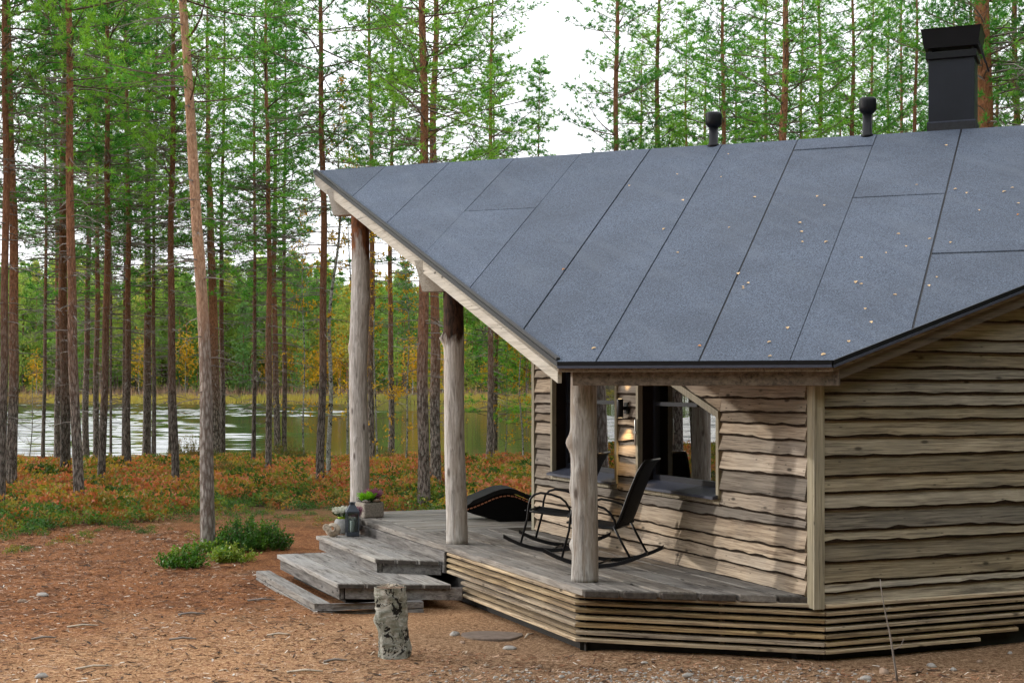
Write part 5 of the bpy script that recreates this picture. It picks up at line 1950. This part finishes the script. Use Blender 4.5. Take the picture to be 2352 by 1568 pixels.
sm = [stone_mesh(1, m_stone), stone_mesh(2, m_stone_w), stone_mesh(3, m_stone, .4)]
stones = [(1045, 1458, .055), (1062, 1476, .030), (1580, 1552, .05), (2140, 1530, .045), (2030, 1545, .06), (2190, 1538, .04), (1700, 1560, .035), (2250, 1520, .03), (1430, 1540, .035), (1290, 1555, .03),
          (50, 1382, .05), (98, 1368, .075), (95, 1555, .055), (300, 1352, .03), (1170, 1490, .06), (1990, 1560, .05), (1905, 1548, .04), (1480, 1522, .03), (2320, 1500, .03), (1240, 1530, .028)]
for i, (px, py, r_) in enumerate(stones):
    x, y = px_ground(px, py)
    o = link('stone', sm[i % 3])
    o.location = (x, y, float(ground_z(x, y)) + r_ * .12)
    o.scale = (r_, r_, r_)
    o.rotation_euler = (0, 0, random.uniform(0, 6))
    near_cabin = px > 1000
    tag(o, 'rounded stone in the soil before the batten skirting' if near_cabin else 'pale stone half sunk in the needle litter of the yard', 'stone', 'stones by the cabin' if near_cabin else 'stones in the yard')
x, y = px_ground(1130, 1462)
sl = MB()
pts = [(.30 * math.cos(t) * (1 + .1 * math.sin(3 * t)), .24 * math.sin(t) * (1 + .12 * math.cos(2 * t + 1))) for t in np.linspace(0, 6.28, 15)[:-1]]
sl.prism(pts, -.03, .022)
so = tag(sl.build('stone_slab', m_slab, None, bevel=.01), 'flat dark brown stone slab lying before the batten skirting', 'slab')
so.location = (x, y, float(ground_z(x, y)))

# the thin bare sapling before the right wall
x, y = px_ground(2062, 1566)
tw = thing('bare_sapling', 'single thin leafless stem growing before the right plank wall', 'sapling', (x, y, float(ground_z(x, y)) - .02))
pts = [(0, 0, 0), (-.02, 0, .14), (-.045, 0, .30), (-.065, 0, .42), (-.10, .0, .58), (-.125, 0, .72), (-.14, 0, .84)]
MB().tube(pts, [.010, .009, .008, .0065, .005, .004, .003], 6).build('stem', m_deadwood, tw, True)
MB().tube([(-.04, 0, .28), (.02, .0, .30), (.05, 0, .37)], [.004, .003, .002], 5).build('side_twig', m_deadwood, tw, True)
MB().tube([(-.10, 0, .58), (-.06, .02, .62)], [.003, .0015], 5).build('side_twig', m_deadwood, tw, True)

# ---- litter: needles, bark flakes, chips
def litter(n, seed, xr, yr, l0, l1, w0, w1, mat, name, label, mask=None, lift=.004, tilt=.18):
    rg = np.random.default_rng(seed)
    x, y = rg.uniform(*xr, n), rg.uniform(*yr, n)
    keep = (np.abs((x) / y) < .42)
    if mask is not None:
        keep &= mask(x, y, rg)
    x, y = x[keep], y[keep]
    n = len(x)
    z = ground_z(x, y) + lift * rg.uniform(.5, 2.2, n)
    a = rg.normal(.15, .9, n)
    d = np.stack([np.cos(a), np.sin(a), rg.normal(0, tilt, n)], -1)
    s = np.stack([-np.sin(a), np.cos(a), rg.normal(0, tilt, n)], -1)
    L = rg.uniform(l0, l1, (n, 1)) * .5
    w = rg.uniform(w0, w1, (n, 1)) * .5
    P = np.stack([x, y, z], -1)
    tp = rg.uniform(.3, 1, (n, 1))
    q = np.stack([P - d * L - s * w * tp, P + d * L * .9 - s * w, P + d * L + s * w * tp, P - d * L * .8 + s * w], 1)
    return tag(link(name, tris(q[:, [0, 1, 2, 0, 2, 3]].reshape(-1, 3), name, mat)), label, kind='stuff')


def chip_mat(name, stops):
    M = Mat(name)
    p = M.n('NewGeometry').outputs['Position']
    wn_ = M.n('TexWhiteNoise', {'Vector': M.n('VectorMath', {0: M.scaled(p, (9., 9., 0.))}, operation='FLOOR').outputs[0]}).outputs['Value']
    nz = M.noise(p, 17., 2, .5)
    c = M.ramp(M.math('ADD', M.math('MULTIPLY', wn_, .6), M.math('MULTIPLY', nz, .4)), stops)
    return M.surf(c, .9, spec=.15)


m_chip = chip_mat('bark_flakes', [(.2, (.045, .025, .016)), (.4, (.20, .085, .045)), (.6, (.36, .18, .10)), (.8, (.52, .36, .25))])
m_pale = chip_mat('pale_wood_chips', [(.2, (.36, .27, .19)), (.5, (.55, .45, .35)), (.8, (.68, .63, .56))])
m_darkchip = chip_mat('dark_bark_pieces', [(.3, (.03, .02, .015)), (.7, (.11, .07, .05))])
cm = lambda x, y, rg: ~((x > -.6 - (y - 12) * .4) & (y > 12.9 - .25 * x)) | (y < 11.6)
litter(80000, 1, (-9, 5), (10.2, 28), .025, .075, .006, .015, m_chip, 'needle_litter', 'brown needles and bark flakes strewn over the yard', cm)
litter(3000, 2, (-8, 4.5), (10.2, 24), .02, .09, .007, .022, m_pale, 'wood_chips', 'pale wood chips strewn over the yard', cm, .006)
litter(4500, 3, (-8, 4.5), (10.2, 24), .03, .13, .010, .028, m_darkchip, 'bark_pieces', 'dark bark pieces strewn over the yard', cm, .006)
# gravel by the skirting
n = 900
gx = rng.normal(0, 1, n) * 1.0 + 1.2
gy = 11.75 + rng.normal(0, .35, n) - .10 * gx
keep = gy < 12.25 - .1 * gx
gx, gy = gx[keep], gy[keep]
gs = []
for i, m in enumerate(sm):
    gs.append(bpy.data.objects.new('gravel_%d' % i, m))
scatter('gravel', np.stack([gx, gy, ground_z(gx, gy) + .002], -1), rng.uniform(0, 6.28, len(gx)), rng.uniform(.005, .020, len(gx)), rng.integers(0, 3, len(gx)), gs, 'loose gravel in the soil by the skirting')
# a few sticks
for k, (px, py, L, a) in enumerate(((215, 1535, .30, .5), (100, 1468, .22, .4), (190, 1440, .3, .3), (600, 1380, .3, .2), (640, 1460, .22, .15), (420, 1470, .25, .1), (700, 1545, .3, .1), (440, 1412, .28, .15), (1215, 1462, .2, 1.2), (770, 1520, .2, .3))):
    x, y = px_ground(px, py)
    o = MB().tube([(-L / 2, 0, .0), (0, .012, .012), (L / 2, -.01, .004)], [.010, .012, .006], 6).build('stick', m_deadwood if k % 2 else m_curved, None, True)
    o.location = (x, y, float(ground_z(x, y)) + .012)
    o.rotation_euler = (0, 0, a)
    tag(o, 'short broken stick lying on the needle litter', 'stick', 'sticks on the ground')

# ---- fallen birch leaves on the roof
leaf_px = [(680, 472), (588, 613), (97, 810), (655, 728), (908, 605), (1032, 457), (1340, 452), (1375, 497), (1253, 582), (1262, 626), (1265, 675), (1383, 676), (1000, 877), (975, 895), (977, 904), (952, 831),
           (1826, 396), (2016, 417), (2072, 436), (2255, 430), (2295, 411), (2323, 487), (2323, 542), (2133, 520), (1736, 637), (1890, 661), (1675, 729), (1555, 753), (1993, 678), (1775, 697), (1528, 873), (1555, 882),
           (1886, 890), (1926, 848), (1194, 1097), (1104, 1166), (1108, 1235), (762, 1185), (245, 1197), (1603, 1069), (1494, 1163), (1370, 1228), (1970, 203), (655, 344), (420, 400), (870, 357), (905, 245), (1575, 1003), (1720, 935)]
m_leaf1 = plain('dry_birch_leaf', (.62, .42, .22), .7, noise=.3)
m_leaf2 = plain('orange_birch_leaf', (.50, .20, .04), .7, noise=.3)
lm = []
for mt in (m_leaf1, m_leaf2):
    lm.append(MB().add([(-.028, 0, .004), (-.008, -.020, .012), (.016, -.014, .008), (.030, .002, .002), (.012, .018, .014), (-.012, .020, .010), (0, 0, .004)],
                       [(0, 1, 6), (1, 2, 6), (2, 3, 6), (3, 4, 6), (4, 5, 6), (5, 0, 6)]).mesh('fallen_leaf', mt))
for k, (cx_, cy_) in enumerate(leaf_px):
    px, py = (1300 + cx_ / 2.0488) / 1.0408, (250 + cy_ / 2.0488) / 1.0408
    b, a = roof_hit(px, py)
    orange = k in (2, 37, 22)
    o = link('fallen_leaf', lm[1 if orange else 0])
    o.location = to_world(b, a, roof_z(b, a) + .006)
    g = Vector((-PITCH / S2 * (E2.x + E1.x), -PITCH / S2 * (E2.y + E1.y), 1)).normalized()
    o.rotation_euler = (g.to_track_quat('Z', 'Y') @ Matrix.Rotation(random.uniform(0, 6.28), 3, 'Z').to_quaternion()).to_euler()
    s = random.uniform(.5, .95)
    o.scale = (s, s, s)
    tag(o, 'small orange birch leaf lying on the dark roof felt' if orange else 'small pale dry birch leaf lying on the dark roof felt', 'leaf', 'fallen leaves on the roof')
